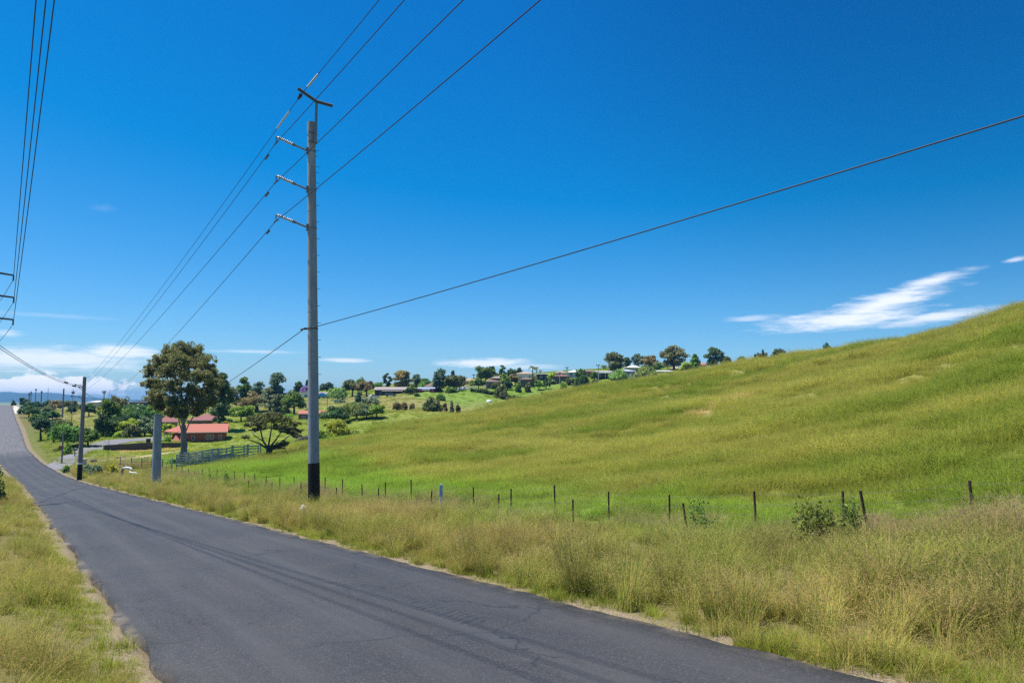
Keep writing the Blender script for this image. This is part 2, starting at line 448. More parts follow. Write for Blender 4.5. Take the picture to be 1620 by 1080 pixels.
def crown_clumps(style, w, h, rng):
    """bough centres relative to the crown's base centre; the crown is w wide, h high"""
    r = w / 2
    if style in ('round', 'shrub', 'clumpy'):
        nC = 64 if style != 'clumpy' else 42
        u = rand_unit(nC * 3, rng)
        lim = -.75 if style == 'round' else (-.45 if style == 'clumpy' else -.15)
        u = u[u[:, 2] > lim][:nC]
        if style != 'shrub':
            low = u[:, 2] < 0; u[low, :2] /= np.maximum(.45, np.hypot(u[low, 0], u[low, 1]))[:, None] ** .7
        k = rng.uniform(.35, .86, len(u))[:, None]
        c = u * k
        if style == 'shrub':
            c = c * np.array((r, r, h * .8)) + np.array((0, 0, h * .12))
            rad = rng.uniform(.22, .36, len(u))[:, None] * np.array((r, r, h * .7))
        else:
            c = c * rng.uniform(.72, 1.14, (len(u), 1)); sk = rng.normal(0, .12, 2)
            c = c * np.array((r, r, h / 2)) + np.array((0, 0, h / 2)); c[:, :2] += (c[:, 2:] / h - .5) * sk[None] * r * 2
            rad = rng.uniform(.14, .36, len(u))[:, None] * np.array((r, r, max(h * .42, r * .6)))
    elif style == 'gum':
        nC = 50
        ang = rng.uniform(0, 6.283, nC); hh = rng.uniform(0, 1, nC) ** .8
        prof = np.sqrt(np.clip(1 - (hh * 1.75 - .75) ** 2, .05, 1))
        rad_ = prof * rng.uniform(.1, .82, nC)
        c = np.stack([np.cos(ang) * rad_ * r, np.sin(ang) * rad_ * r, h * (.08 + .84 * hh)], 1)
        rad = rng.uniform(.20, .36, nC)[:, None] * np.array((r, r, min(h * .35, r * .75)))
    elif style in ('conifer', 'cypress'):
        nC = 44; hh = np.linspace(.03, .97, nC)
        ang = rng.uniform(0, 6.283, nC)
        pr = (1 - hh) ** .8 if style == 'conifer' else np.clip(np.sin(hh * 2.6 + .4), .15, 1)
        rad_ = pr * rng.uniform(.2, .62, nC)
        c = np.stack([np.cos(ang) * rad_ * r, np.sin(ang) * rad_ * r, h * hh], 1)
        k = (.18 + .42 * pr)[:, None]
        rad = k * np.array((r, r, min(r * .8, h * .12)))
        rad[:, 2] = np.maximum(rad[:, 2], h * .05)
    elif style == 'bunya':
        nC = 22; hh = np.repeat(np.linspace(.15, .95, 8), 3)[:nC]
        ang = rng.uniform(0, 6.283, nC); pr = .4 + .6 * np.sin(np.clip(hh * 2.6, 0, 3.1))
        c = np.stack([np.cos(ang) * pr * r * .6, np.sin(ang) * pr * r * .6, h * hh], 1)
        rad = np.full((nC, 1), .33) * np.array((r, r, h * .12)) * rng.uniform(.6, 1.2, (nC, 1))
    elif style == 'umbrella':
        nC = 36; ang = rng.uniform(0, 6.283, nC); rr = np.sqrt(rng.random(nC)) * .85
        c = np.stack([np.cos(ang) * rr * r, np.sin(ang) * rr * r, h * (.82 - .55 * rr ** 2) + rng.uniform(-.05, .05, nC) * h], 1)
        rad = rng.uniform(.18, .28, nC)[:, None] * np.array((r, r, h * .5))
    elif style == 'willow':
        nC = 60; u = rand_unit(nC * 3, rng); u = u[u[:, 2] > -.2][:nC]
        c = u * rng.uniform(.5, .8, (len(u), 1)) * np.array((r, r, h * .62)) + np.array((0, 0, h * .34))
        rad = rng.uniform(.22, .32, (len(u), 1)) * np.array((r, r, h * .8))
    else: raise ValueError(style)
    return c, rad

def solve_depth(px, py, lo=30.0, hi=420.0):
    """how far away the visible ground on the sight line through px, py is"""
    Y = np.arange(lo, hi, 1.0); z = np.zeros_like(Y); u = (px - 810) / F
    for _ in range(4): z = terr(u * (Y * CP + z * SP), Y)
    row = 540 - F * (z * CP - Y * SP) / (Y * CP + z * SP)
    k = np.where(row <= py)[0]
    return float(Y[k[0]]) if len(k) else None

TREES = 0
def tree(label, px, wpx, ytop, Y, style, leaf, nleaf=900, trunk=.22, name=None, cat='tree', group=None, tr_mat=None, pxs=1.5, base=None, bare=False, depthk=1.0):
    nleaf = int(nleaf * 1.8); pxs = pxs * .80
    if Y > 170: trunk *= .6; wpx *= 1.10; nleaf = int(nleaf * 1.2)
    """one tree: px centre, width in px and top row say where it stands at distance Y and how big it really is"""
    global TREES
    TREES += 1
    rng = np.random.default_rng(1000 + TREES)
    if base is not None: Y = solve_depth(px, base) or Y
    x = P(px, 640, Y)[0]; z0 = tz(x, Y) - .05
    ztop = P(px, ytop, Y)[2]; h = max(1.2, ztop - z0); w = wpx / F * Y * 1.16
    shrub = style == 'shrub' or cat == 'shrub'
    nm = name or ('shrub' if shrub else {'conifer': 'pine_tree', 'cypress': 'cypress_tree', 'willow': 'willow_tree', 'gum': 'gum_tree', 'bunya': 'pine_tree'}.get(style, 'tree'))
    root = thing(nm, label, cat, (x, Y, z0), rng.uniform(-.4, .4), group)
    th = 0.0 if shrub else h * trunk
    ch = h - th
    c, rad = crown_clumps(style, w, ch, rng)
    c[:, 2] += th; c[:, 1] *= depthk; rad[:, 1] *= depthk
    size = pxs * Y / 683.0
    vol = rad.prod(1) ** (2 / 3); cw = vol / vol.mean()
    v, q, tone = leaves(c, rad, cw, nleaf / len(c), size, rng, 2.4 if style == 'willow' else 1.6, 1.2 if style == 'willow' else 0)
    v[:, 2] = np.maximum(v[:, 2], .02)
    zt = v[:, 2].max()
    v[:, 2] *= np.where(v[:, 2] > th, h / zt, 1.0)
    me = arr_mesh('crown', v, q, attrs={'tone': ('FLOAT', 'POINT', tone)})
    link('crown', me, LEAF[leaf], root)
    mb = MB()
    tr = max(.06, min(.05 * h, .045 * w + .03))
    lean = rng.uniform(-.06, .06, 2) * h
    hub = np.array((lean[0], lean[1], th + ch * (.35 if not shrub else .2)))
    mb.tube([(0, 0, -.3), (lean[0] * .3, lean[1] * .3, th * .5), tuple(hub * np.array((.8, .8, .7)) ), tuple(hub)], [tr * 1.3, tr, tr * .75, tr * .5], 7)
    for i in rng.choice(len(c), min(len(c), 7), replace=False):
        mid = (hub * .45 + c[i] * .55); mid[2] -= .04 * h
        mb.tube([tuple(hub * np.array((.85, .85, .75))), tuple(mid), tuple(c[i])], [tr * .5, tr * .32, tr * .12], 5, False)
    mb.build('trunk' if not shrub else 'stem', tr_mat or M['darkbark'], root)
    return root
GRASSK = (2.0, 1.9, 1.5)
# ------------------------------------------------------------------ light and sky
SUN_EL, SUN_AZ_VEC = R(69), (-.995, .10)      # the sun stands to the left, a little ahead
sv = Vector((SUN_AZ_VEC[0], SUN_AZ_VEC[1], 0)).normalized() * math.cos(SUN_EL) + Vector((0, 0, math.sin(SUN_EL)))
sl = bpy.data.lights.new("sun", 'SUN'); sl.energy = 4.4; sl.angle = R(.53); sl.color = (1.0, .955, .88)
so = bpy.data.objects.new("sun", sl); COL.objects.link(so)
so.rotation_euler = sv.to_track_quat('Z', 'Y').to_euler(); so.location = sv * 300

w = bpy.data.worlds.new("World"); scene.world = w; w.use_nodes = True
t = w.node_tree; t.nodes.clear(); ln = t.links
wo = nd(t, 'ShaderNodeOutputWorld'); bg = nd(t, 'ShaderNodeBackground'); bg.inputs['Strength'].default_value = .12
sky = nd(t, 'ShaderNodeTexSky', sky_type='NISHITA', sun_disc=False, sun_elevation=SUN_EL, sun_rotation=math.atan2(sv.x, sv.y), altitude=100.0, air_density=1.0, dust_density=.25, ozone_density=2.5)
hs = nd(t, 'ShaderNodeHueSaturation'); hs.inputs['Saturation'].default_value = SKY_SAT; hs.inputs['Hue'].default_value = .492
gm = nd(t, 'ShaderNodeGamma'); gm.inputs['Gamma'].default_value = 1.0
ln.new(sky.outputs[0], hs.inputs['Color'])
tc = nd(t, 'ShaderNodeTexCoord'); sp = nd(t, 'ShaderNodeSeparateXYZ'); ln.new(tc.outputs['Generated'], sp.inputs[0])
def mth(op, a=None, b=None, c=None, clamp=False):
    x = nd(t, 'ShaderNodeMath', operation=op, use_clamp=clamp)
    for i, q in enumerate((a, b, c)):
        if q is None: continue
        if isinstance(q, (int, float)): x.inputs[i].default_value = q
        else: ln.new(q, x.inputs[i])
    return x.outputs[0]
az = mth('ARCTAN2', sp.outputs[0], sp.outputs[1]); el = mth('ARCSINE', sp.outputs[2])
cb = nd(t, 'ShaderNodeCombineXYZ'); ln.new(az, cb.inputs[0]); ln.new(el, cb.inputs[1])
# wisps: fine noise stretched along the horizon
mp = nd(t, 'ShaderNodeMapping'); mp.inputs['Scale'].default_value = (9, 60, 1); mp.inputs['Rotation'].default_value = (0, 0, R(-9)); ln.new(cb.outputs[0], mp.inputs[0])
nz = nd(t, 'ShaderNodeTexNoise'); nz.inputs['Scale'].default_value = 1.6; nz.inputs['Detail'].default_value = 9; nz.inputs['Roughness'].default_value = .62; ln.new(mp.outputs[0], nz.inputs['Vector'])
mp2 = nd(t, 'ShaderNodeMapping'); mp2.inputs['Scale'].default_value = (75, 120, 1); ln.new(cb.outputs[0], mp2.inputs[0])
nz2 = nd(t, 'ShaderNodeTexNoise'); nz2.inputs['Scale'].default_value = 1.0; nz2.inputs['Detail'].default_value = 7; nz2.inputs['Roughness'].default_value = .6; ln.new(mp2.outputs[0], nz2.inputs['Vector'])
mp3 = nd(t, 'ShaderNodeMapping'); mp3.inputs['Scale'].default_value = (28, 170, 1); mp3.inputs['Rotation'].default_value = (0, 0, R(-11)); ln.new(cb.outputs[0], mp3.inputs[0])
nz3 = nd(t, 'ShaderNodeTexNoise'); nz3.inputs['Scale'].default_value = 1.3; nz3.inputs['Detail'].default_value = 8; nz3.inputs['Roughness'].default_value = .7; nz3.inputs['Distortion'].default_value = .6; ln.new(mp3.outputs[0], nz3.inputs['Vector'])
WISP = mth('ADD', mth('MULTIPLY', nz.outputs['Fac'], .55), mth('MULTIPLY', nz3.outputs['Fac'], .45))
def azel(px, py):
    d = ray(px, py); d = d / np.linalg.norm(d)
    return math.atan2(d[0], d[1]), math.asin(d[2])
mask = None
#        px, py, half width px, half height px, tilt deg, opacity, softness, puffy
CLOUDS = [(90, 568, 215, 24, 0, .72, .9, 0), (190, 558, 95, 15, 1, .75, .9, 0), (62, 606, 52, 20, 0, 1.0, .35, 1), (20, 612, 85, 14, 0, .95, .4, 1), (120, 610, 100, 15, 0, .95, .4, 1), (80, 618, 150, 9, 0, .9, .5, 1),
          (1335, 506, 165, 19, 3, .85, 1.0, 0), (1395, 481, 140, 22, 14, .85, 1.0, 0), (1480, 443, 78, 13, 12, .78, 1.1, 0), (1475, 502, 125, 12, 6, .75, 1.1, 0), (1190, 503, 55, 6, 2, .4, 1, 0),
          (545, 570, 52, 4.5, 0, .6, .9, 0), (765, 574, 85, 9, 0, .75, .8, 0), (830, 580, 70, 6, 0, .45, .9, 0), (400, 556, 90, 4, 0, .4, 1, 0), (12, 527, 34, 8, 0, .45, 1, 0), (1608, 410, 24, 5, 5, .55, 1, 0),
          (165, 330, 26, 8, 5, .05, 1, 0), (60, 498, 160, 5, 0, .12, 1, 0)]
for (px, py, a, b, rot, op, soft, puff) in CLOUDS:
    A0, E0 = azel(px, py); A1, _ = azel(px + a * .5, py); Am, _ = azel(px - a * .5, py)
    ea = abs(A1 - Am); eb = abs(azel(px, py - b)[1] - E0)
    m_ = nd(t, 'ShaderNodeMapping', vector_type='TEXTURE')
    m_.inputs['Location'].default_value = (A0, E0, 0); m_.inputs['Rotation'].default_value = (0, 0, R(rot)); m_.inputs['Scale'].default_value = (ea, eb, 1)
    ln.new(cb.outputs[0], m_.inputs[0])
    le = nd(t, 'ShaderNodeVectorMath', operation='LENGTH'); ln.new(m_.outputs[0], le.inputs[0])
    src = nz2.outputs['Fac'] if puff else WISP
    d_ = mth('MULTIPLY_ADD', src, -2.2 if not puff else -2.3, le.outputs['Value'])       # length - noise
    r_ = nd(t, 'ShaderNodeMapRange', interpolation_type='SMOOTHSTEP')
    r_.inputs['From Min'].default_value = -.04 if not puff else -.1; r_.inputs['From Max'].default_value = (-.04 if not puff else -.1) - soft; r_.inputs['To Min'].default_value = 0; r_.inputs['To Max'].default_value = op
    ln.new(d_, r_.inputs['Value'])
    mask = r_.outputs[0] if mask is None else mth('MAXIMUM', mask, r_.outputs[0])
mx = nd(t, 'ShaderNodeMix', data_type='RGBA')
sx = nd(t, 'ShaderNodeSeparateXYZ'); ln.new(hs.outputs[0], sx.inputs[0]); cx = nd(t, 'ShaderNodeCombineXYZ')
for i, (ka, kb) in enumerate(SKYK): ln.new(mth('MAXIMUM', mth('MULTIPLY_ADD', sx.outputs[i], ka, kb), .02), cx.inputs[i])     # a deep polarised blue
dt = nd(t, 'ShaderNodeVectorMath', operation='DOT_PRODUCT'); ln.new(tc.outputs['Generated'], dt.inputs[0]); dt.inputs[1].default_value = Vector((.62, .52, .59)).normalized()
pf = nd(t, 'ShaderNodeMapRange', interpolation_type='SMOOTHSTEP'); pf.inputs['From Min'].default_value = .70; pf.inputs['From Max'].default_value = 1.0; pf.inputs['To Min'].default_value = 1.0; pf.inputs['To Max'].default_value = .74; ln.new(dt.outputs['Value'], pf.inputs['Value'])
pv_ = nd(t, 'ShaderNodeVectorMath', operation='SCALE'); ln.new(cx.outputs[0], pv_.inputs[0]); ln.new(pf.outputs[0], pv_.inputs['Scale'])        # the polarised, darker side of the sky
ln.new(mask, mx.inputs['Factor']); ln.new(pv_.outputs[0], mx.inputs['A'])
mx.inputs['B'].default_value = (6.0, 6.1, 6.4, 1)
ln.new(mx.outputs['Result'], bg.inputs['Color']); ln.new(bg.outputs[0], wo.inputs['Surface'])

scene.view_settings.view_transform = 'Standard'; scene.view_settings.look = 'None'
scene.view_settings.exposure = 0.65; scene.view_settings.gamma = 1.0
scene.render.engine = 'CYCLES'
scene.cycles.max_bounces = 6; scene.cycles.diffuse_bounces = 4; scene.cycles.glossy_bounces = 2; scene.cycles.transmission_bounces = 3
scene.cycles.transparent_max_bounces = 4; scene.cycles.volume_bounces = 0
scene.cycles.caustics_reflective = False; scene.cycles.caustics_refractive = False
scene.cycles.use_denoising = False

# ------------------------------------------------------------------ ground: one sheet to the horizon
ang = np.unique(np.concatenate([np.radians(np.arange(-52, 52.01, .16)), np.radians(np.arange(54, 306.1, 3.0))]))
rad = np.geomspace(.7, 12000, 330)
TH, RR = np.meshgrid(ang, rad, indexing='ij')
gx = (RR * np.sin(TH)).ravel(); gy = (RR * np.cos(TH)).ravel()
gz = terr(gx, gy)
nA, nR = TH.shape
i0 = np.arange(nA)[:, None] * nR + np.arange(nR - 1)[None]
i1 = ((np.arange(nA) + 1) % nA)[:, None] * nR + np.arange(nR - 1)[None]
quads = np.stack([i0, i0 + 1, i1 + 1, i1], -1).reshape(-1, 4)[:, ::-1]
cen = len(gx)
gx = np.append(gx, 0.); gy = np.append(gy, 0.); gz = np.append(gz, tz(0., 0.))
tris = np.stack([np.full(nA, cen), np.arange(nA) * nR, ((np.arange(nA) + 1) % nA) * nR], -1)[:, ::-1]
gs, gt = ST(gx, gy)
grd = np.where((gs > -100) & (gs < 690), road_d(gs, gt), 50.0)
gcol = np.concatenate([tint(gx, gy), np.ones((len(gx), 1))], 1)
gme = arr_mesh('ground', np.stack([gx, gy, gz], 1), quads, tris, {'tint': ('FLOAT_COLOR', 'POINT', gcol), 'edge': ('FLOAT', 'POINT', np.clip(grd, -3, 50)), 'along': ('FLOAT', 'POINT', gs)}, True)

m, t, ns, ln = nt('ground')
out = nd(t, 'ShaderNodeOutputMaterial'); b = nd(t, 'ShaderNodeBsdfPrincipled'); b.inputs['Roughness'].default_value = .95; b.inputs['Specular IOR Level'].default_value = .1
at = nd(t, 'ShaderNodeAttribute', attribute_name='tint'); ge = nd(t, 'ShaderNodeNewGeometry')
def noise(scale, detail=5, rough=.6, stretch=None, vec=None):
    x = nd(t, 'ShaderNodeTexNoise'); x.inputs['Scale'].default_value = scale; x.inputs['Detail'].default_value = detail; x.inputs['Roughness'].default_value = rough
    v_ = vec if vec is not None else ge.outputs['Position']
    if stretch:
        mp_ = nd(t, 'ShaderNodeMapping'); mp_.inputs['Scale'].default_value = stretch; ln.new(v_, mp_.inputs[0]); v_ = mp_.outputs[0]
    ln.new(v_, x.inputs['Vector']); return x.outputs['Fac']
def mrange(v_, a, b_, c, d):
    x = nd(t, 'ShaderNodeMapRange'); ln.new(v_, x.inputs['Value'])
    for k_, q in zip(('From Min', 'From Max', 'To Min', 'To Max'), (a, b_, c, d)): x.inputs[k_].default_value = q
    return x.outputs['Result']
def mixc(f, a, b_, blend='MIX'):
    x = nd(t, 'ShaderNodeMix', data_type='RGBA', blend_type=blend)
    if isinstance(f, (int, float)): x.inputs['Factor'].default_value = f
    else: ln.new(f, x.inputs['Factor'])
    for k_, q in (('A', a), ('B', b_)):
        if isinstance(q, tuple): x.inputs[k_].default_value = rgb(q)
        else: ln.new(q, x.inputs[k_])
    return x.outputs['Result']
n1 = noise(.09, 6, .65); n2 = noise(.9, 5, .6); n3 = noise(9, 3, .6)
hv = nd(t, 'ShaderNodeHueSaturation'); ln.new(at.outputs['Color'], hv.inputs['Color'])
ln.new(mrange(n2, .3, .7, .85, 1.45), hv.inputs['Value']); ln.new(mrange(n1, .35, .65, .485, .515), hv.inputs['Hue'])
ed = nd(t, 'ShaderNodeAttribute', attribute_name='edge')
c0 = mixc(mrange(ed.outputs['Fac'], 5, 13, 1, 0), hv.outputs[0], mixc(.55, hv.outputs[0], (.085, .075, .028)))
c1 = mixc(mrange(n1, .5, .72, 0, .35), c0, (.24, .19, .08))
c1 = mixc(mrange(n3, .35, .7, 0, .35), c1, (.09, .075, .035))
# gravel shoulder along the road
ed = nd(t, 'ShaderNodeAttribute', attribute_name='edge'); al = nd(t, 'ShaderNodeAttribute', attribute_name='along')
wob = mth('MULTIPLY_ADD', mth('SUBTRACT', n2, .5), 1.1, ed.outputs['Fac'])
wid = mrange(al.outputs['Fac'], 110, 230, .30, 1.0)
gf = mth('SUBTRACT', 1.0, mth('DIVIDE', mth('SUBTRACT', wob, wid), .3), clamp=True)
gr = nd(t, 'ShaderNodeTexVoronoi'); gr.inputs['Scale'].default_value = 45; ln.new(ge.outputs['Position'], gr.inputs['Vector'])
gc = mixc(mrange(gr.outputs['Distance'], .1, .7, 0, 1), (.38, .30, .205), (.15, .115, .075))
gc = mixc(mrange(n3, .45, .7, 0, .5), gc, (.20, .19, .06))
c1 = mixc(gf, c1, gc)
bp = nd(t, 'ShaderNodeBump'); bp.inputs['Strength'].default_value = .6; bp.inputs['Distance'].default_value = .05; ln.new(n3, bp.inputs['Height'])
ln.new(bp.outputs['Normal'], b.inputs['Normal']); ln.new(c1, b.inputs['Base Color']); ln.new(b.outputs[0], out.inputs['Surface'])
tag(link('ground', gme, m), None, None, kind='structure')

# ------------------------------------------------------------------ road
ss = np.concatenate([np.arange(-25, 60, .25), np.arange(60, 160, .6), np.arange(160, 560, 2.0)])
ff = np.concatenate([[-.0], np.linspace(0, 1, 15), [1.0]])
rv, ruv = [], []
er = np.random.default_rng(5)
jl = N1(ss * 1.7, ss * 0 + 3) * .16 + N2(ss * .5, ss * 0) * .18 + er.normal(0, .022, len(ss)) + N3(ss * 1.9, ss * 0 + 8) * .10; jr = N1(ss * 1.9, ss * 0 + 40) * .11 + N2(ss * .6, ss * 0 + 9) * .14 + er.normal(0, .022, len(ss))
wf = ROADW + smooth(150, 260, ss) * 1.5
for k_, f in enumerate(ff):
    tr_ = road_tr(ss) + jr; tl_ = road_tr(ss) - wf + jl
    tt = tl_ + (tr_ - tl_) * f
    zz = road_z(ss) + .012 + .05 * (1 - (2 * f - 1) ** 2)
    if k_ in (0, len(ff) - 1): zz = zz - .3
    x_, y_ = XY(ss, tt); rv.append(np.stack([x_, y_, zz], 1)); ruv.append(np.stack([ss, tt - road_tr(ss) + 7.04, ss * 0], 1))
rv = np.concatenate(rv); ruv = np.concatenate(ruv); m_ = len(ss)
a_ = (np.arange(len(ff) - 1)[:, None] * m_ + np.arange(m_ - 1)[None]).ravel()
rme = arr_mesh('road', rv, np.stack([a_, a_ + m_, a_ + m_ + 1, a_ + 1], 1), None, {'st': ('FLOAT_VECTOR', 'POINT', ruv)}, True)
m, t, ns, ln = nt('worn asphalt')
out = nd(t, 'ShaderNodeOutputMaterial'); b = nd(t, 'ShaderNodeBsdfPrincipled'); b.inputs['Specular IOR Level'].default_value = .42
ge = nd(t, 'ShaderNodeNewGeometry'); st = nd(t, 'ShaderNodeAttribute', attribute_name='st'); sp = nd(t, 'ShaderNodeSeparateXYZ'); ln.new(st.outputs['Vector'], sp.inputs[0])
S_, T_ = sp.outputs[0], sp.outputs[1]
agg = nd(t, 'ShaderNodeTexVoronoi'); agg.inputs['Scale'].default_value = 70; ln.new(ge.outputs['Position'], agg.inputs['Vector'])
fine = noise(160, 2, .7); mid = noise(1.3, 6, .7); big = noise(.22, 5, .6)
lng = noise(1.0, 4, .6, (.12, 2.6, 1), st.outputs['Vector'])
base = mixc(mrange(lng, .3, .7, 0, 1), (.033, .030, .0285), (.051, .0465, .0445))
base = mixc(mrange(big, .42, .6, 0, .75), base, (.026, .0245, .0245))
sc_ = nd(t, 'ShaderNodeSeparateColor'); ln.new(agg.outputs['Color'], sc_.inputs[0])
base = mixc(mrange(sc_.outputs[0], .72, 1.0, 0, .55), base, (.13, .125, .12))
base = mixc(mrange(sc_.outputs[1], .80, 1.0, 0, .8), base, (.025, .025, .027))
base = mixc(mrange(fine, .55, .8, 0, .5), base, (.125, .12, .115))
def band(v_, c, hw, soft):
    return mth('SUBTRACT', 1.0, mth('DIVIDE', mth('SUBTRACT', mth('ABSOLUTE', mth('SUBTRACT', v_, c)), hw), soft), clamp=True)
# polished wheel paths, hairline cracks and an old patch
for c_ in (2.75, 4.05, 5.05, 6.3):
    base = mixc(mth('MULTIPLY', mth('SUBTRACT', 1, mth('DIVIDE', mth('ABSOLUTE', mth('SUBTRACT', T_, c_)), .42), clamp=True), mrange(lng, .3, .6, .1, .5)), base, (.072, .068, .066))
cr = nd(t, 'ShaderNodeTexVoronoi', feature='DISTANCE_TO_EDGE'); cr.inputs['Scale'].default_value = .33
wp = nd(t, 'ShaderNodeVectorMath', operation='ADD'); wn = nd(t, 'ShaderNodeTexNoise'); wn.inputs['Scale'].default_value = 1.5; wn.inputs['Detail'].default_value = 6; ln.new(ge.outputs['Position'], wn.inputs['Vector']); ln.new(ge.outputs['Position'], wp.inputs[0]); ln.new(wn.outputs['Color'], wp.inputs[1]); ln.new(wp.outputs[0], cr.inputs['Vector'])
base = mixc(mth('MULTIPLY', mrange(cr.outputs['Distance'], .0, .010, .8, 0), mrange(big, .44, .52, 0, 1)), base, (.014, .014, .015))
pt = mth('MULTIPLY', band(mth('MULTIPLY_ADD', mid, .5, S_), 24.6, 1.6, .05), band(mth('MULTIPLY_ADD', mid, .3, T_), 5.9, .55, .05)) if False else None
# bleached old seal on the far rise and pale wheel paths
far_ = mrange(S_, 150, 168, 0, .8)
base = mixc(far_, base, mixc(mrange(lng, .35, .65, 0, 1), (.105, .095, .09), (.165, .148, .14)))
wobT = mth('MULTIPLY_ADD', mth('SUBTRACT', big, .5), .18, T_)
seg = mth('MULTIPLY', mrange(S_, 1, 12, 0, 1), mrange(S_, 50.2, 50.9, 1, 0))
# broken shadows of the overhead insulator strings, painted dark into the asphalt colour
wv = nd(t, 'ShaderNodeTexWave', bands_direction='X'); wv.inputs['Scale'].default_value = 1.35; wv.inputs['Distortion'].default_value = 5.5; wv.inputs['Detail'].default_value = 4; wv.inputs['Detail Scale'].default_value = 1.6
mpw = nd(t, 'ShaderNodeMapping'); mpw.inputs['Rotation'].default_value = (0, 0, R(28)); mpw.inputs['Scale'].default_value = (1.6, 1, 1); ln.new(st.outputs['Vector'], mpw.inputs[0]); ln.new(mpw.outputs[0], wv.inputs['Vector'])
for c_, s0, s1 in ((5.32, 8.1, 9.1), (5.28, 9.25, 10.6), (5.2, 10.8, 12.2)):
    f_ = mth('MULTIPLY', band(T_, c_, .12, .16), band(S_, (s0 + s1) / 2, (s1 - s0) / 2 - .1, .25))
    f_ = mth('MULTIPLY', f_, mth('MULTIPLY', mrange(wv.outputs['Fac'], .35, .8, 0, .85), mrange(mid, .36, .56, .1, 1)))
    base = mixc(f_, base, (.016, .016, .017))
# loose gravel drifted on to the edges
eg = mth('MAXIMUM', mth('SUBTRACT', 1, mth('DIVIDE', mth('SUBTRACT', T_, 1.50), .15), clamp=True), mth('SUBTRACT', 1, mth('DIVIDE', mth('SUBTRACT', 7.04, T_), .26), clamp=True))
base = mixc(mth('MULTIPLY', eg, mrange(mid, .45, .62, 0, .8)), base, (.27, .21, .14))
base = mixc(mth('MULTIPLY', mrange(mid, .62, .75, 0, .35), mrange(fine, .4, .6, 0, 1)), base, (.16, .14, .12))
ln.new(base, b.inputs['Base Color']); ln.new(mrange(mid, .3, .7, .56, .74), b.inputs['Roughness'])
bp = nd(t, 'ShaderNodeBump'); bp.inputs['Strength'].default_value = .45; bp.inputs['Distance'].default_value = .006; ln.new(agg.outputs['Distance'], bp.inputs['Height'])
ln.new(bp.outputs['Normal'], b.inputs['Normal']); ln.new(b.outputs[0], out.inputs['Surface'])
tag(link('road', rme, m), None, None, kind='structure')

def strip(name, pts, mat, lift=.03, step=2.0, across=5):
    """a surface laid over the ground: pts are (x, y, half width)"""
    P_ = np.array(pts, float); seg = np.hypot(*np.diff(P_[:, :2], axis=0).T); L = np.concatenate([[0], np.cumsum(seg)])
    l_ = np.linspace(0, L[-1], int(L[-1] / step) + 2)
    x_, y_, h_ = (np.interp(l_, L, P_[:, i]) for i in range(3))
    k = np.hanning(9); k /= k.sum()
    pad = lambda a: np.convolve(np.concatenate([np.full(4, a[0]), a, np.full(4, a[-1])]), k, 'valid')
    x_, y_ = pad(x_), pad(y_)
    dx, dy = np.gradient(x_), np.gradient(y_); q = np.hypot(dx, dy); nx, ny = -dy / q, dx / q
    vs = []
    for f in np.linspace(-1, 1, across):
        e = h_ * f * (1 + (N1(l_ * .6, l_ * 0 + f * 9) * .25 if abs(f) == 1 else 0))
        X, Y_ = x_ + nx * e, y_ + ny * e
        vs.append(np.stack([X, Y_, terr(X, Y_) + lift], 1))
    v = np.concatenate(vs); m_ = len(l_)
    a_ = (np.arange(across - 1)[:, None] * m_ + np.arange(m_ - 1)[None]).ravel()
    return tag(link(name, arr_mesh(name, v, np.stack([a_, a_ + m_, a_ + m_ + 1, a_ + 1], 1)[:, ::-1], None, None, True), mat), None, None, kind='structure')
def gp(px, py, Y): 
    p = P(px, py, Y); return p[0], p[1]
strip('driveway', [(*XY(124, 5.0), 2.0), (*gp(110, 719, 122), 1.8), (*gp(140, 713, 130), 1.9), (*gp(165, 706, 140), 2.2), (*gp(200, 700, 150), 3.4), (*gp(235, 698, 155), 4.2), (*gp(268, 696, 158), 3.2)], M['drive'], .06)
strip('path', [(*gp(150, 726, 112), .6), (*gp(190, 723, 114), .7), (*gp(225, 720, 118), 1.1), (*gp(262, 715, 124), 1.2), (*gp(300, 710, 134), .7), (*gp(330, 706, 142), .5)], M['dirt'], .05)
strip('pavement', [(*XY(330, 2.2), 1.6), (*XY(370, 2.3), 2.2), (*XY(440, 2.5), 2.6)], M['apron'], .12)
strip('street', [(*gp(716, 618, 283), 3.2), (*gp(733, 616, 292), 3.6), (*gp(741, 612, 305), 3.2), (*gp(747, 607, 330), 3)], M['drive'], .08)

# far blue ranges
hv_, px_ = [], np.arange(-700, 2300, 12.0)
prof = np.interp(px_, [-700, -200, 0, 15, 32, 45, 60, 80, 95, 115, 150, 200, 232, 300, 600, 1000, 2300], [626, 624, 621.5, 620, 620, 621.8, 620.6, 620.4, 621.5, 624, 628.5, 631, 631.5, 634, 635, 636, 636])
prof = prof + N2(px_ / 30, px_ * 0) * 1.4
for Y, k in ((5200, 0), (5900, .45), (6500, .8), (7000, 1.0), (7600, .5), (8300, 0)):
    X = (px_ - 810) / F * 7000 / CP
    ztop = np.array([P(810, y_, 7000)[2] for y_ in prof])
    hv_.append(np.stack([X, np.full_like(X, Y) + N1(px_ / 40, px_ * 0 + k * 7) * 200, -60 + (ztop + 60) * k + (N1(px_ / 25, px_ * 0 + Y) * 16 if 0 < k < 1 else 0)], 1))
hv_ = np.concatenate(hv_); m_ = len(px_); a_ = (np.arange(5)[:, None] * m_ + np.arange(m_ - 1)[None]).ravel()
tag(link('hills', arr_mesh('hills', hv_, np.stack([a_, a_ + 1, a_ + m_ + 1, a_ + m_], 1), None, None, True), mat_plain('forested range', (.045, .07, .03), .95, .3, .004)), None, None, kind='structure')

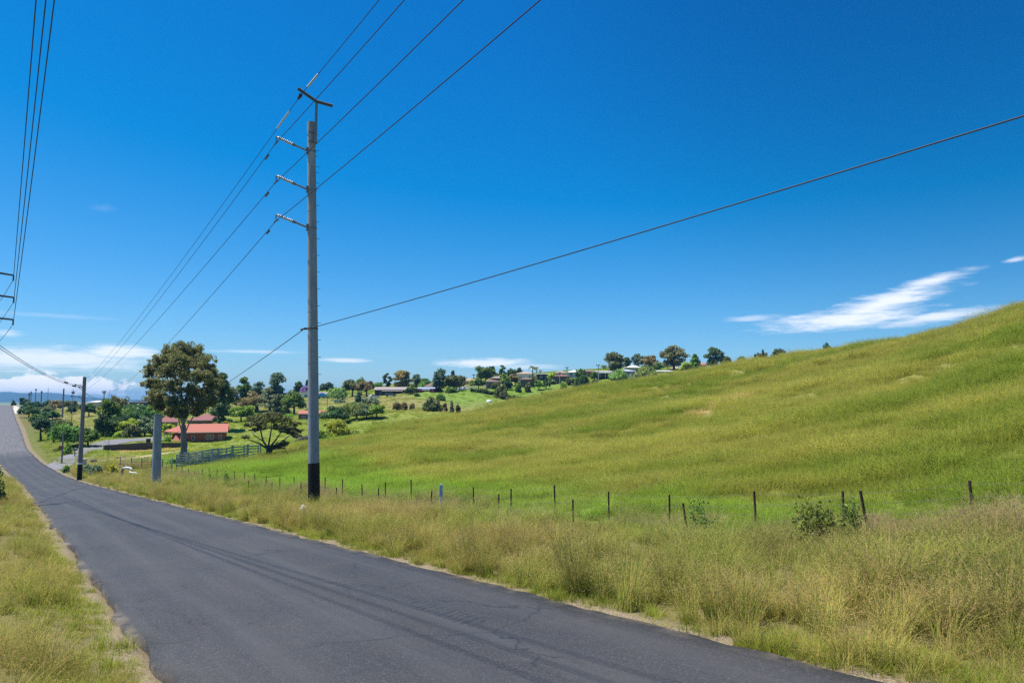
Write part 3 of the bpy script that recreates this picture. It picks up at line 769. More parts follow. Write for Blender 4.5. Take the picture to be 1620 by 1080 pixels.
# air: one closed box of even haze
if HAZE > 0:
    mb = MB(); mb.box((0, 0, 12), (17600, 17600, 160))
    m, t, ns, ln = nt('haze')
    out = nd(t, 'ShaderNodeOutputMaterial'); pv = nd(t, 'ShaderNodeVolumePrincipled'); pv.inputs['Color'].default_value = (.20, .54, 1.0, 1); pv.inputs['Density'].default_value = HAZE
    pv.inputs['Anisotropy'].default_value = 0.0
    ln.new(pv.outputs[0], out.inputs['Volume'])
    tag(mb.build('haze', m), None, None, kind='stuff')

# ------------------------------------------------------------------ grass
def grass_mat(name, trans, up, k):
    m, t, ns, ln = nt(name)
    out = nd(t, 'ShaderNodeOutputMaterial'); ge = nd(t, 'ShaderNodeNewGeometry')
    a1 = nd(t, 'ShaderNodeAttribute', attribute_name='bc'); a2 = nd(t, 'ShaderNodeAttribute', attribute_name='tint', attribute_type='INSTANCER')
    x1 = nd(t, 'ShaderNodeMix', data_type='RGBA', blend_type='MULTIPLY'); x1.inputs['Factor'].default_value = 1; ln.new(a1.outputs['Color'], x1.inputs['A']); ln.new(a2.outputs['Color'], x1.inputs['B'])
    x2 = nd(t, 'ShaderNodeMix', data_type='RGBA', blend_type='MULTIPLY'); x2.inputs['Factor'].default_value = 1; ln.new(x1.outputs['Result'], x2.inputs['A']); x2.inputs['B'].default_value = rgb(k)
    cc = x2.outputs['Result']
    d = nd(t, 'ShaderNodeBsdfDiffuse'); tr = nd(t, 'ShaderNodeBsdfTranslucent'); ms = nd(t, 'ShaderNodeMixShader'); ms.inputs[0].default_value = trans
    ma = nd(t, 'ShaderNodeVectorMath', operation='MULTIPLY_ADD'); ma.inputs[1].default_value = (1 - up * .75,) * 3; ma.inputs[2].default_value = (0, 0, up); ln.new(ge.outputs['Normal'], ma.inputs[0])
    no_ = nd(t, 'ShaderNodeVectorMath', operation='NORMALIZE'); ln.new(ma.outputs[0], no_.inputs[0]); ln.new(no_.outputs[0], d.inputs['Normal'])      # soft, rounded blades
    ln.new(cc, d.inputs[0]); ln.new(cc, tr.inputs[0]); ln.new(d.outputs[0], ms.inputs[1]); ln.new(tr.outputs[0], ms.inputs[2]); ln.new(ms.outputs[0], out.inputs[0])
    return m
GRASSM = grass_mat('grass blades', .5, .6, GRASSK)
TALLM = grass_mat('tall grass blades', .32, .32, (1.98, 1.84, 1.5))

def clump_mesh(name, seed, nb, spread, hmin, hmax, wid, lean, seedfrac, straw, lev=4):
    rng = np.random.default_rng(seed)
    ang = rng.uniform(0, 6.283, nb); rr = spread * np.sqrt(rng.random(nb))
    ox, oy = np.cos(ang) * rr, np.sin(ang) * rr
    H = rng.uniform(hmin, hmax, nb); da = ang + rng.normal(0, .9, nb)
    ln_ = np.abs(rng.normal(lean, lean * .5, nb)) * H
    wx = rng.normal(.10, .05, nb) * H                  # a light breeze leans everything one way
    wa = da + rng.choice([1.57, -1.57], nb) + rng.normal(0, .6, nb)
    f = np.linspace(0, 1, lev)
    vs = []
    for k in range(lev):
        q = f[k] ** 1.8
        x = ox + np.cos(da) * ln_ * q + wx * q; y = oy + np.sin(da) * ln_ * q
        z = H * (f[k] - .28 * np.minimum(1.4, (ln_ / H)) * f[k] ** 2.5) - .03
        ww = wid * (1 - .85 * f[k]) * .5
        vs.append(np.stack([x - np.cos(wa) * ww, y - np.sin(wa) * ww, z], 1)); vs.append(np.stack([x + np.cos(wa) * ww, y + np.sin(wa) * ww, z], 1))
    v = np.stack(vs, 1)                                # nb, 2*lev, 3
    kind = rng.random(nb)
    g = np.array((.80, 1.06, .62)); s_ = np.array((1.22, 1.12, 1.15)); br = np.array((.95, .80, .92))
    if wid > .011: g, s_, br = np.array((.90, 1.03, .80)), np.array((1.12, 1.07, 1.10)), np.array((1.05, .98, 1.05))
    col = np.where((kind < straw)[:, None], s_, g) * (rng.uniform(.75, 1.2, (nb, 1)) if wid < .015 else rng.uniform(.9, 1.1, (nb, 1)))
    col = np.where((kind > .9)[:, None], br * .85, col)
    c = np.repeat(col[:, None, :], 2 * lev, 1)
    off = np.arange(nb)[:, None] * 2 * lev
    q = [np.stack([off[:, 0] + 2 * k, off[:, 0] + 2 * k + 1, off[:, 0] + 2 * k + 3, off[:, 0] + 2 * k + 2], 1) for k in range(lev - 1)]
    v = v.reshape(-1, 3); c = c.reshape(-1, 3); q = np.concatenate(q)
    # feathery seed heads
    sel = np.where(rng.random(nb) < seedfrac)[0]
    if len(sel):
        tip = v.reshape(nb, 2 * lev, 3)[sel][:, -2:].mean(1); pre = v.reshape(nb, 2 * lev, 3)[sel][:, -4:-2].mean(1)
        dr = tip - pre; dr /= np.linalg.norm(dr, axis=1)[:, None]
        ev, ec = [], []
        for k in range(7):
            p0 = tip - dr * (.02 + .03 * k)[..., None] if False else tip - dr * (.012 + .026 * k)
            side = rand_unit(len(sel), rng); d2 = dr * .7 + side * .75; d2 /= np.linalg.norm(d2, axis=1)[:, None]
            L_ = rng.uniform(.022, .048, (len(sel), 1)); b2 = np.cross(d2, rand_unit(len(sel), rng)); b2 /= np.linalg.norm(b2, axis=1)[:, None]
            ev.append(np.stack([p0, p0 + d2 * L_ * .6 + b2 * wid * .45, p0 + d2 * L_, p0 + d2 * L_ * .6 - b2 * wid * .45], 1))
            ec.append(np.repeat((np.array((1.0, .88, 1.05)) * rng.uniform(.8, 1.2, (len(sel), 1)))[:, None], 4, 1))
        ev = np.concatenate(ev).reshape(-1, 3); ec = np.concatenate(ec).reshape(-1, 3)
        q = np.concatenate([q, np.arange(len(ev)).reshape(-1, 4) + len(v)]); v = np.concatenate([v, ev]); c = np.concatenate([c, ec])
    me = arr_mesh(name, v, q, None, {'bc': ('FLOAT_COLOR', 'POINT', np.concatenate([c, np.ones((len(c), 1))], 1))})
    me.materials.append(TALLM if name in ('tall_grass_clump', 'tussock') else GRASSM)
    return me

def proto_set(name, specs):
    c = bpy.data.collections.new(name)
    for i, s_ in enumerate(specs):
        o = bpy.data.objects.new('%s_%02d' % (name, i), clump_mesh(name, *s_)); c.objects.link(o)
    return c
TALL = proto_set('tall_grass_clump', [(11, 90, .15, .40, .80, .009, .42, .45, .35), (12, 80, .18, .35, .95, .009, .55, .5, .45), (13, 100, .14, .30, .70, .010, .35, .3, .25), (14, 70, .20, .45, .85, .009, .7, .55, .5), (15, 110, .16, .30, .62, .010, .6, .2, .3)])
SHORT = proto_set('short_grass_tuft', [(21, 60, .14, .08, .26, .009, .6, 0, .3), (22, 70, .18, .06, .20, .009, .8, 0, .4), (23, 50, .12, .10, .32, .009, .5, .1, .3)])
HILLG = proto_set('hill_grass_tuft', [(31, 130, .48, .25, .52, .013, .55, .22, .15), (32, 130, .52, .20, .60, .013, .75, .25, .2), (33, 140, .46, .18, .44, .014, .5, .1, .12), (34, 120, .55, .30, .66, .013, .7, .3, .2)])
LAWNG = proto_set('lawn_grass_tuft', [(41, 60, .55, .08, .22, .05, .6, 0, .3), (42, 60, .6, .06, .26, .05, .6, 0, .4)])

def grass(name, x, y, protos, scl, tn, label=None):
    n_ = len(x); z = terr(x, y)
    me = bpy.data.meshes.new(name); me.vertices.add(n_); me.vertices.foreach_set('co', np.stack([x, y, z], 1).astype(np.float32).ravel())
    rot = np.stack([RNG.normal(0, .08, n_), RNG.normal(0, .08, n_), RNG.uniform(-.9, .9, n_) + RNG.choice([0, 3.1416], n_, p=[.75, .25])], 1)
    for an, typ, data in (('rot', 'FLOAT_VECTOR', rot), ('scl', 'FLOAT_VECTOR', scl), ('tint', 'FLOAT_COLOR', np.concatenate([tn, np.ones((n_, 1))], 1)), ('idx', 'INT', RNG.integers(0, 1000, n_) % len(protos.objects))):
        a = me.attributes.new(an, typ, 'POINT'); a.data.foreach_set('value' if typ == 'INT' else ('color' if typ == 'FLOAT_COLOR' else 'vector'), np.asarray(data).ravel())
    o = link(name, me)
    g = bpy.data.node_groups.new(name, 'GeometryNodeTree')
    g.interface.new_socket('Geometry', in_out='INPUT', socket_type='NodeSocketGeometry'); g.interface.new_socket('Geometry', in_out='OUTPUT', socket_type='NodeSocketGeometry')
    gi = g.nodes.new('NodeGroupInput'); go = g.nodes.new('NodeGroupOutput')
    iop = g.nodes.new('GeometryNodeInstanceOnPoints'); ci = g.nodes.new('GeometryNodeCollectionInfo')
    ci.inputs['Collection'].default_value = protos; ci.inputs['Separate Children'].default_value = True; ci.inputs['Reset Children'].default_value = True
    def na(nm, dt):
        q = g.nodes.new('GeometryNodeInputNamedAttribute'); q.data_type = dt; q.inputs['Name'].default_value = nm
        return [s_ for s_ in q.outputs if s_.enabled and s_.name == 'Attribute'][0]
    iop.inputs['Pick Instance'].default_value = True
    g.links.new(gi.outputs[0], iop.inputs['Points']); g.links.new(ci.outputs[0], iop.inputs['Instance'])
    g.links.new(na('idx', 'INT'), iop.inputs['Instance Index']); g.links.new(na('rot', 'FLOAT_VECTOR'), iop.inputs['Rotation']); g.links.new(na('scl', 'FLOAT_VECTOR'), iop.inputs['Scale'])
    g.links.new(iop.outputs[0], go.inputs[0])
    o.modifiers.new('grass', 'NODES').node_group = g
    return tag(o, label, None, kind='stuff')

def in_view(x, y, lim=43.0):
    return (np.abs(np.degrees(np.arctan2(x, y))) < lim) & (y > .3)
def sc3(s_): return np.stack([s_, s_, s_ * RNG.uniform(.8, 1.2, len(s_))], 1)
NOGRASS = [(-9.5, 31.8, .5)]

# beside the road, both sides
def roadside(tlo, thi, slo, shi, dens, rlo, rhi):
    n_ = int((thi - tlo) * (shi - slo) * dens); s_ = RNG.uniform(slo, shi, n_); t_ = RNG.uniform(tlo, thi, n_)
    x, y = XY(s_, t_); r = np.hypot(x, y); d_ = road_d(s_, t_)
    k = in_view(x, y, 46) & (r > rlo) & (r <= rhi) & (d_ > np.where(t_ > 4, .26, .42) + N2(s_ * .8, t_) * .5)
    return x[k], y[k]
px_, py_ = [], []
for (lo, hi, dn) in ((2.6, 9, 22), (9, 18, 16), (18, 34, 9), (34, 60, 5), (60, 130, 2.4)):
    for tl, th in ((7.1, 17.2), (-8, 1.4)):
        if tl < 0: dn2 = dn * 1.0
        else: dn2 = dn
        a_, b_ = roadside(tl, th, -6, 118, dn2, lo, hi); px_.append(a_); py_.append(b_)
x = np.concatenate(px_); y = np.concatenate(py_); r = np.hypot(x, y); s_, t_ = ST(x, y); d_ = road_d(s_, t_)
gapn = N1(x / .9 + 31, y / .9) + .5 * N2(x / 2.4, y / 2.4 + 17)
kp = RNG.random(len(x)) < np.clip(.74 + gapn * 2.2, .08, 1)
x, y, r, s_, t_, d_ = (q[kp] for q in (x, y, r, s_, t_, d_))
tus = np.clip(N3(x / .75, y / .75) + .5 * N1(x / 3.1, y / 3.1) + .5, 0, 1)
sz = (.40 + .64 * tus) * RNG.uniform(.8, 1.2, len(x)) * (1 + np.clip(r - 15, 0, 70) * .006) * np.clip(.5 + d_ * .45, .45, 1.0)
left = t_ < 4
sz = np.where(left & (r < 8), sz * np.clip(.25 + .12 * r - np.clip(t_ - .3, 0, 1) * .25, .25, 1), sz * np.where(left, .8, 1))
tn = tint(x, y)
pat = N2(x / 2.6, y / 2.6) + .5; pat2 = N3(x / 4, y / 4) + .5; pat4 = N1(x / 1.1 + 9, y / 1.1) + .5
tn = tn * (.62 + .35 * pat + .38 * pat4)[:, None]
kg = np.clip(pat2 * 1.8 - .55, 0, 1)[:, None] * .6
tn = tn * (1 - kg) + np.array((.135, .185, .03)) * kg                                     # greener tussocks
kd = np.clip(N3(x / 1.6 + 70, y / 1.6) * 2.4 + .1, 0, 1)[:, None] * .5
tn = tn * (1 - kd) + np.array((.24, .205, .10)) * kd                                       # bleached straw
brn = np.clip((t_ - 12.0) / 2.5, 0, 1) * (t_ > 4) * np.clip(pat * 2.2 - .5, 0, 1)           # purplish dead heads along the fence
kb = (np.clip(N1(x / 1.4 + 12, y / 1.4) * 2.6 + N2(x / 3.5, y / 3.5 + 30) * 1.6 - .05, 0, 1) * np.clip((t_ - 8.2) / 2.5, 0, 1))[:, None] * .62
tn = tn * (1 - kb) + np.array((.135, .112, .062)) * kb                                     # brown dead stalks
tn = tn * (1 - .6 * brn[:, None]) + np.array((.23, .16, .13)) * .6 * brn[:, None]
grass('roadside_grass', x, y, TALL, sc3(sz), tn)
# upright tussocks along the edge of the seal
TUSS = proto_set('tussock', [(51, 230, .17, .45, .95, .009, .34, .45, .15), (52, 200, .20, .40, .85, .009, .42, .5, .2), (53, 250, .15, .40, .78, .009, .30, .3, .1)])
s_ = np.concatenate([RNG.uniform(1.5, 16, 46), RNG.uniform(10, 60, 120), RNG.uniform(2, 40, 26)]); t_ = 7.04 + np.concatenate([RNG.gamma(2.2, .33, 46) + .3, RNG.gamma(2, .4, 120) + .35, RNG.uniform(1.5, 7, 26)])
x, y = XY(s_, t_); k = in_view(x, y, 48); x, y = x[k], y[k]
tn = tint(x, y) * RNG.uniform(.75, 1.15, (len(x), 1)); grass('tussock_grass', x, y, TUSS, sc3(RNG.uniform(.55, 1.05, len(x))), tn)
# low growth on the shoulders
px_, py_ = [], []
for (lo, hi, dn) in ((1.6, 9, 95), (9, 25, 18), (25, 60, 5)):
    n_ = int(3.4 * 110 * dn)
    s_ = RNG.uniform(-5, 105, n_ // 2); d_ = np.abs(RNG.normal(.25, .55, n_ // 2)) + .12
    for side in (0, 1):
        t_ = road_tr(s_) + d_ if side else road_tr(s_) - ROADW - d_
        x, y = XY(s_, t_); r = np.hypot(x, y); k = in_view(x, y, 48) & (r > lo) & (r <= hi) & (RNG.random(len(x)) < np.clip(d_ * 1.6 + N1(x, y) * 1.2, .04, 1))
        px_.append(x[k]); py_.append(y[k])
x = np.concatenate(px_); y = np.concatenate(py_)
tn = tint(x, y) * .5 + np.array((.18, .21, .035)) * .5; tn *= (.8 + .5 * N2(x, y) + .1)[:, None]
grass('verge_grass', x, y, SHORT, sc3(RNG.uniform(.45, 1.0, len(x))), tn)

# the hill and the strip beyond the fence
px_, py_ = [], []
for (lo, hi, dn) in ((10, 30, 9), (30, 55, 5.5), (55, 90, 3.8), (90, 175, 2.2)):
    th = RNG.uniform(R(-30), R(45), int(dn * .5 * R(75) * (hi ** 2 - lo ** 2))); r = np.sqrt(RNG.uniform(lo ** 2, hi ** 2, len(th)))
    x, y = r * np.sin(th), r * np.cos(th); s_, t_ = ST(x, y)
    lim = np.interp(np.degrees(th), [-30, -20, -12, -3, 5, 15, 25, 45], [90, 112, 128, 160, 168, 150, 120, 95])
    k = (t_ > 17.0) & (r < lim); px_.append(x[k]); py_.append(y[k])
x = np.concatenate(px_); y = np.concatenate(py_); r = np.hypot(x, y); s_, t_ = ST(x, y)
tn = tint(x, y)
q_ = x * .6 + y * .8; p_ = x * .8 - y * .6
pat = N3(q_ / 4.5, p_ / 13) + .5; pat2 = np.clip(N1(q_ / 1.3, p_ / 2.6) * 1.2 + .6 * N2(q_ / 3.0, p_ / 7) + .5, 0, 1); pat3 = N2(x / 14, y / 14) + .5
tn = tn * (.66 + .26 * pat + .42 * pat2)[:, None]
k3 = np.clip(pat3 * 1.8 - .6, 0, 1)[:, None] * .36
tn = tn * (1 - k3) + np.array((.245, .222, .090)) * k3
k4 = np.clip((N3(q_ / 2.4 + 40, p_ / 7) + .6 * N2(q_ / 9, p_ / 22)) * 2.6 + .1, 0, 1)[:, None] * .8
tn = tn * (1 - k4) + np.array((.128, .178, .030)) * k4
strip_ = np.clip(1 - np.abs(t_ - 18.8) / 3.0, 0, 1)
sz = (.48 + 1.0 * pat2) * (1 + np.clip(r - 30, 0, 120) * .008) * (1 - .35 * strip_)
sp_ = P(1120, 662, 66.0); bare = np.hypot((x - sp_[0]) / 2.2, (y - sp_[1]) / 2.6)
k = (bare > .62 + N1(x / 1.2, y / 1.2) * 1.4)
x, y, tn, sz = x[k], y[k], tn[k], sz[k]
grass('hill_grass', x, y, HILLG, sc3(sz), tn)

# paddocks and lawns across the valley
px_, py_ = [], []
for (lo, hi, dn) in ((75, 130, 1.6), (130, 220, .8), (220, 420, .22)):
    th = RNG.uniform(R(-40), R(16), int(dn * .5 * R(56) * (hi ** 2 - lo ** 2))); r = np.sqrt(RNG.uniform(lo ** 2, hi ** 2, len(th)))
    x, y = r * np.sin(th), r * np.cos(th); s_, t_ = ST(x, y)
    lim = np.interp(np.degrees(th), [-40, -30, -20, -12, -3, 5, 16], [60, 90, 112, 130, 160, 175, 175])
    dmin = np.where(np.hypot(x + 42, y - 148) < 16, 99, 0)
    k = ((r > lim) | (t_ < 18)) & (road_d(s_, t_) > 1.5 + np.clip(s_ - 120, 0, 100) * .02); px_.append(x[k]); py_.append(y[k])
x = np.concatenate(px_); y = np.concatenate(py_); r = np.hypot(x, y)
tn = tint(x, y) * (.75 + .5 * (N1(x / 5, y / 5) + .5))[:, None]
mask_ = np.ones(len(x), bool)
for (a, b_, rr_) in [(*gp(200, 700, 150), 5), (*gp(235, 698, 155), 5.5), (*gp(165, 706, 140), 3), (*gp(140, 713, 130), 2.6), (*gp(110, 719, 122), 2.2), (*gp(220, 699, 152), 5), (*gp(183, 703, 145), 4), (*gp(255, 697, 157), 4.5)]:
    mask_ &= np.hypot(x - a, y - b_) > rr_
x, y, r, tn = x[mask_], y[mask_], r[mask_], tn[mask_]
mead = RNG.random(len(x))
grass('paddock_grass', x, y, LAWNG, sc3(RNG.uniform(.6, 1.3, len(x)) * (1 + (r - 80) * .003)), tn)
# ------------------------------------------------------------------ power poles and lines
nrm3 = np.array((NX, NY, 0.0)); rd3 = np.array((RX, RY, 0.0))

def loc(root, p):       # world point -> coordinates of a thing turned about its upright axis
    q = np.asarray(p, float) - np.array(root.location); a = root.rotation_euler[2]
    if abs(a) < 1e-6: return q
    return np.array((q[0] * math.cos(a) + q[1] * math.sin(a), -q[0] * math.sin(a) + q[1] * math.cos(a), q[2]))

# the tall pole in front
PB = P(497, 806, 31.8); zb = tz(PB[0], PB[1]); PB = np.array((PB[0], PB[1], zb))
PT = P(492.5, 194, 31.8)
pole = thing('power_pole', 'tall grey power pole with a black base standing in the roadside grass', 'power pole', tuple(PB))
def on_pole(z):          # centre of the shaft at world height z
    k = (z - PB[2]) / (PT[2] - PB[2]); return PB + (PT - PB) * k
def pole_r(z): return .262 - .075 * (z - PB[2]) / (PT[2] - PB[2])
zj = P(495, 732, 31.8)[2]
mb = MB(); zs = np.linspace(zj, PT[2], 12); mb.tube([loc(pole, on_pole(z)) for z in zs], [pole_r(z) for z in zs], 20)
for z in np.arange(zj + 2.2, PT[2] - .5, 2.4):                 # joints and bands of the shaft
    mb.tube([loc(pole, on_pole(z - .012)), loc(pole, on_pole(z + .012))], pole_r(z) + .006, 20)
mb.build('shaft', M['concrete'], pole)
mb = MB(); mb.tube([loc(pole, on_pole(z)) for z in (zb - .6, zj)], [pole_r(zb) + .012, pole_r(zj) + .012], 20)
for k in range(5):
    z = zb + .02 + .05 * k; a = k * 1.3
    mb.tube([loc(pole, on_pole(z)), loc(pole, on_pole(z)) + np.array((math.cos(a) * .36, math.sin(a) * .36, -.2))], [.05, .02], 5)
mb.build('bitumen_sleeve', M['bitumen'], pole)
mb = MB()                                                       # head bracket: a steel upright and a crossarm bent at its middle
u0, u1 = P(499.5, 226, 31.55), P(500.5, 162, 31.55)
mb.box(tuple(loc(pole, (u0 + u1) / 2)), (.105, .10, u1[2] - u0[2] + .1))
mb.build('bracket_upright', M['galv'], pole)
headL, headR, headC = P(471, 140, 30.9), P(526, 167.5, 31.9), P(500.5, 160.5, 31.5)
for e in (headL, headR):
    d_ = e - headC; L_ = np.linalg.norm(d_[:2]); mb = MB()
    q = math.atan2(d_[1], d_[0]); c_ = loc(pole, (headC + e) / 2)
    mb.tube([loc(pole, headC), loc(pole, e)], [.085, .085], 4)
    mb.build('crossarm', M['steel'], pole)
for dz in (0.1, .55): mb = MB(); mb.box(tuple(loc(pole, on_pole(u0[2] + dz)) + np.array((.1, -.12, 0))), (.34, .3, .05)); mb.build('clamp_plate', M['galv'], pole)

ARMS = []
for (yr, yt) in ((239, 216.5), (300, 278), (360, 339.5)):
    tip = P(437, yt, 30.95); z = P(488, yr, 31.7)[2]; root_ = on_pole(z) - nrm3 * pole_r(z)
    mid = root_ * .55 + tip * .45
    mb = MB(); mb.tube([loc(pole, root_), loc(pole, mid)], [.05, .042], 8); mb.tube([loc(pole, mid - (mid - root_) * .12), loc(pole, mid + (tip - mid) * .06)], [.075, .075], 8)
    st_ = mb.build('strut', M['galv'], pole)
    mb = MB(); cpos = on_pole(z); mb.tube([loc(pole, cpos - (0, 0, .03)), loc(pole, cpos + (0, 0, .03))], pole_r(z) + .02, 20)
    for dz in (-.12, .12): mb.box(tuple(loc(pole, root_ + np.array((0, 0, dz)))), (.12, .16, .07))
    mb.build('pole_band', M['galv'], pole)
    mb = MB(); pts, rads = [], []
    nS = 9
    for i in range(nS):
        a = mid + (tip - mid) * (.06 + .86 * i / nS); b_ = mid + (tip - mid) * (.06 + .86 * (i + .42) / nS); c_ = mid + (tip - mid) * (.06 + .86 * (i + .5) / nS)
        pts += [a, b_, c_]; rads += [.045, .098, .045]
    pts.append(tip); rads.append(.04)
    mb.tube([loc(pole, p) for p in pts], rads, 10)
    mb.build('insulator', M['porc'], pole)
    drop = tip + np.array((0, 0, -.30))
    mb = MB(); mb.tube([loc(pole, tip + (tip - mid) * .02), loc(pole, tip), loc(pole, drop)], .022, 6); mb.tube([loc(pole, drop - rd3 * .28), loc(pole, drop + rd3 * .28)], .035, 6)
    mb.build('line_clamp', M['steel'], pole)
    ARMS.append(drop)
for z in np.arange(P(500, 592, 31.8)[2], PT[2] - .3, .80):      # climbing pegs up the far right side
    for dz, sx in ((0, 1.0), (.34, .0)):
        if sx == 0 and z < P(500, 300, 31.8)[2]: continue
        c_ = on_pole(z + dz); r_ = pole_r(z)
        dirv = np.array((.985, -.17, 0)) if sx else np.array((.9, .43, 0))
        mb = MB(); mb.tube([loc(pole, c_ + dirv * r_ * .8), loc(pole, c_ + dirv * (r_ + .17))], .011, 5)
        mb.build('climbing_peg', M['steel'], pole)
mb = MB(); za = P(488, 519, 31.6)[2]; ca = on_pole(za)
mb.tube([loc(pole, ca - (0, 0, .03)), loc(pole, ca + (0, 0, .03))], pole_r(za) + .014, 20); hookL = ca + np.array((-.36, -.05, 0)); hookR = ca + np.array((.1, -.27, .03))
mb.tube([loc(pole, ca - np.array((.2, 0, 0))), loc(pole, hookL)], [.04, .06], 8)
mb.build('stay_band', M['steel'], pole)

def span(p0, p1, sag, n_=24):
    f = np.linspace(0, 1, n_)[:, None]; q = np.asarray(p0) * (1 - f) + np.asarray(p1) * f
    q[:, 2] -= 4 * sag * (f * (1 - f))[:, 0]; return [tuple(v) for v in q]
def toward_us(T, px, py, c=.0007, s_end=-70):
    """a conductor from T back past the camera, level with T across the road, through the sight line of px, py"""
    sT, tT = ST(T[0], T[1]); d = ray(px, py); k = tT / (d[0] * NX + d[1] * NY); Q = d * k; sQ, _ = ST(Q[0], Q[1])
    b_ = ((Q[2] - T[2]) - c * (sQ - sT) ** 2) / (sQ - sT); out_ = []
    for s_ in np.linspace(sT, s_end, 40):
        x_, y_ = XY(s_, tT); out_.append((x_, y_, T[2] + b_ * (s_ - sT) + c * (s_ - sT) ** 2))
    return out_
def sheds(mb, p0, p1, n_, r=.075):
    p0, p1 = np.asarray(p0), np.asarray(p1); pts, rads = [], []
    for i in range(n_):
        for f, q in ((0, .03), (.38, r), (.55, .03)): pts.append(p0 + (p1 - p0) * (i + f) / n_); rads.append(q)
    mb.tube(pts, rads, 10)
farA = (P(113, 617, 200), P(115, 620, 200), P(117, 624, 200), P(165, 621, 196))
shackle = headL + (headC - headL) * .22 + np.array((0, 0, -.12))
lines = [('earth wire with pale insulator strings running over the tip of the bent crossarm', shackle, (600, 0), farA[0]),
         ('overhead cable held by the topmost of the three insulator arms on the tall pole', ARMS[0], (640, 0), farA[1]),
         ('overhead cable held by the middle of the three insulator arms on the tall pole', ARMS[1], (733, 0), farA[2]),
         ('overhead cable held by the lowest of the three insulator arms on the tall pole', ARMS[2], (855, 0), farA[3])]
for i, (lab, T, pq, fe) in enumerate(lines):
    root = thing('power_line', lab, 'cable', tuple(T), 0, 'cables on the tall roadside pole')
    near = toward_us(T, *pq); far = span(T, fe, 2.2)
    mb = MB(); mb.tube([loc(root, p) for p in far[::-1] + near[1:]], .016, 6, False); mb.build('conductor', M['cable'], root)
    if i == 0:
        N = np.array(near); dn = (N[1] - N[0]) / np.linalg.norm(N[1] - N[0]); Fv = np.array(far); df = (Fv[1] - Fv[0]) / np.linalg.norm(Fv[1] - Fv[0])
        for d_, a, b_ in ((dn, .75, 2.15), (df, 1.9, 4.0)):
            mb = MB(); sheds(mb, loc(root, T + d_ * a), loc(root, T + d_ * b_), 14, .05); mb.build('insulator_string', M['porc'], root)
        mb = MB(); mb.tube([loc(root, T + df * .15), loc(root, T + df * .5)], [.09, .06], 8); mb.build('shackle', M['rust'], root)
    else:
        N = np.array(far); df = (N[1] - N[0]) / np.linalg.norm(N[1] - N[0])
        mb = MB(); mb.tube([loc(root, T + df * 1.25 + np.array((0, 0, -.10))), loc(root, T + df * 1.75 + np.array((0, 0, -.10)))], .045, 6); mb.tube([loc(root, T + df * 1.5), loc(root, T + df * 1.5 - np.array((0, 0, .12)))], .02, 5)
        mb.build('vibration_damper', M['steel'], root)

root = thing('service_cable', 'lone thick cable sloping up from the tall pole across the right half of the sky', 'cable', tuple(hookR))
Q = P(1620, 173, 12.2); e_ = Q + (Q - hookR) * .35
mb = MB(); pts = span(hookR, e_, .16, 30); mb.tube([loc(root, p) for p in pts], .017, 6, False); mb.build('conductor', M['cable'], root)
mb = MB(); mb.tube([loc(root, hookR), loc(root, np.array(pts[0]) * .94 + np.array(pts[1]) * .06)], .035, 6); mb.build('end_grip', M['galv'], root)
HOUSEHOOK = P(268, 652, 171)
root = thing('service_cable', 'thin cable dropping from the tall pole into the crown of the big gum tree', 'cable', tuple(hookL))
mb = MB(); mb.tube([loc(root, p) for p in span(hookL, HOUSEHOOK, .9, 30)], .019, 6, False); mb.build('conductor', M['cable'], root)
mb = MB(); sheds(mb, loc(root, hookL), loc(root, hookL) + np.array((-.25, .12, -.05)), 3, .06); mb.build('insulator', M['steel'], root)

# the stub pole
SB = P(246.5, 775, 57.8); zs_ = tz(SB[0], SB[1]); SB = np.array((SB[0], SB[1], zs_)); STop = P(250, 655, 57.8)
root = thing('stub_pole', 'short thick grey post without any wires standing left of the tall pole', 'post', tuple(SB))
mb = MB(); mb.tube([(0, 0, -.5), tuple(loc(root, STop))], [.37, .315], 20); mb.build('shaft', M['concrete'], root)
mb = MB(); q = loc(root, STop) * .80; mb.tube([q - (.50, 0, 0), q + (.04, 0, 0)], .03, 6); mb.tube([q - (.46, 0, .05), q - (.46, 0, -.05)], .05, 6); mb.build('eye_bolt', M['galv'], root)
mb = MB(); q = loc(root, STop); mb.tube([q - (0, 0, .09), q + (0, 0, .015)], [.325, .325], 20); mb.build('cap_band', M['galv'], root)

# the timber pole at the bend
TB = P(126, 750, 86); ztb = tz(TB[0], TB[1]); TB = np.array((TB[0], TB[1], ztb)); TT = P(134, 596, 86)
root = thing('power_pole', 'leaning timber power pole with a black foot beside the bend in the road', 'power pole', tuple(TB))
def tp(py): return TB + (TT - TB) * ((P(130, py, 86)[2] - TB[2]) / (TT[2] - TB[2]))
mb = MB(); mb.tube([loc(root, tp(734)), loc(root, TT)], [.27, .195], 14); mb.build('shaft', M['timberpole'], root)
mb = MB(); mb.tube([loc(root, TB) - (0, 0, .5), loc(root, tp(734))], [.30, .285], 14); mb.build('bitumen_sleeve', M['bitumen'], root)
mb = MB(); mb.tube([loc(root, tp(731.5)), loc(root, tp(734))], .30, 14); mb.build('pole_band', M['white'], root)
hooks = []
for py, ln_ in ((610, .95), (627.5, 1.3), (613.5, .55)):
    mb = MB(); a = tp(py); b_ = a - nrm3 * ln_ + np.array((0, 0, .12 if py < 620 else .1))
    mb.tube([loc(root, a), loc(root, b_)], .045, 6); mb.tube([loc(root, a) - (0, 0, .4), loc(root, a * .5 + b_ * .5)], .03, 5)
    mb.tube([loc(root, b_) - (0, 0, .1), loc(root, b_) + (0, 0, .12)], .06, 6); mb.build('crossarm', M['steel'], root); hooks.append(b_)
for py in (648, 671, 690):
    mb = MB(); mb.tube([loc(root, tp(py)), loc(root, tp(py) + np.array((0, 0, .05)))], .27, 14); mb.build('pole_band', M['galv'], root)
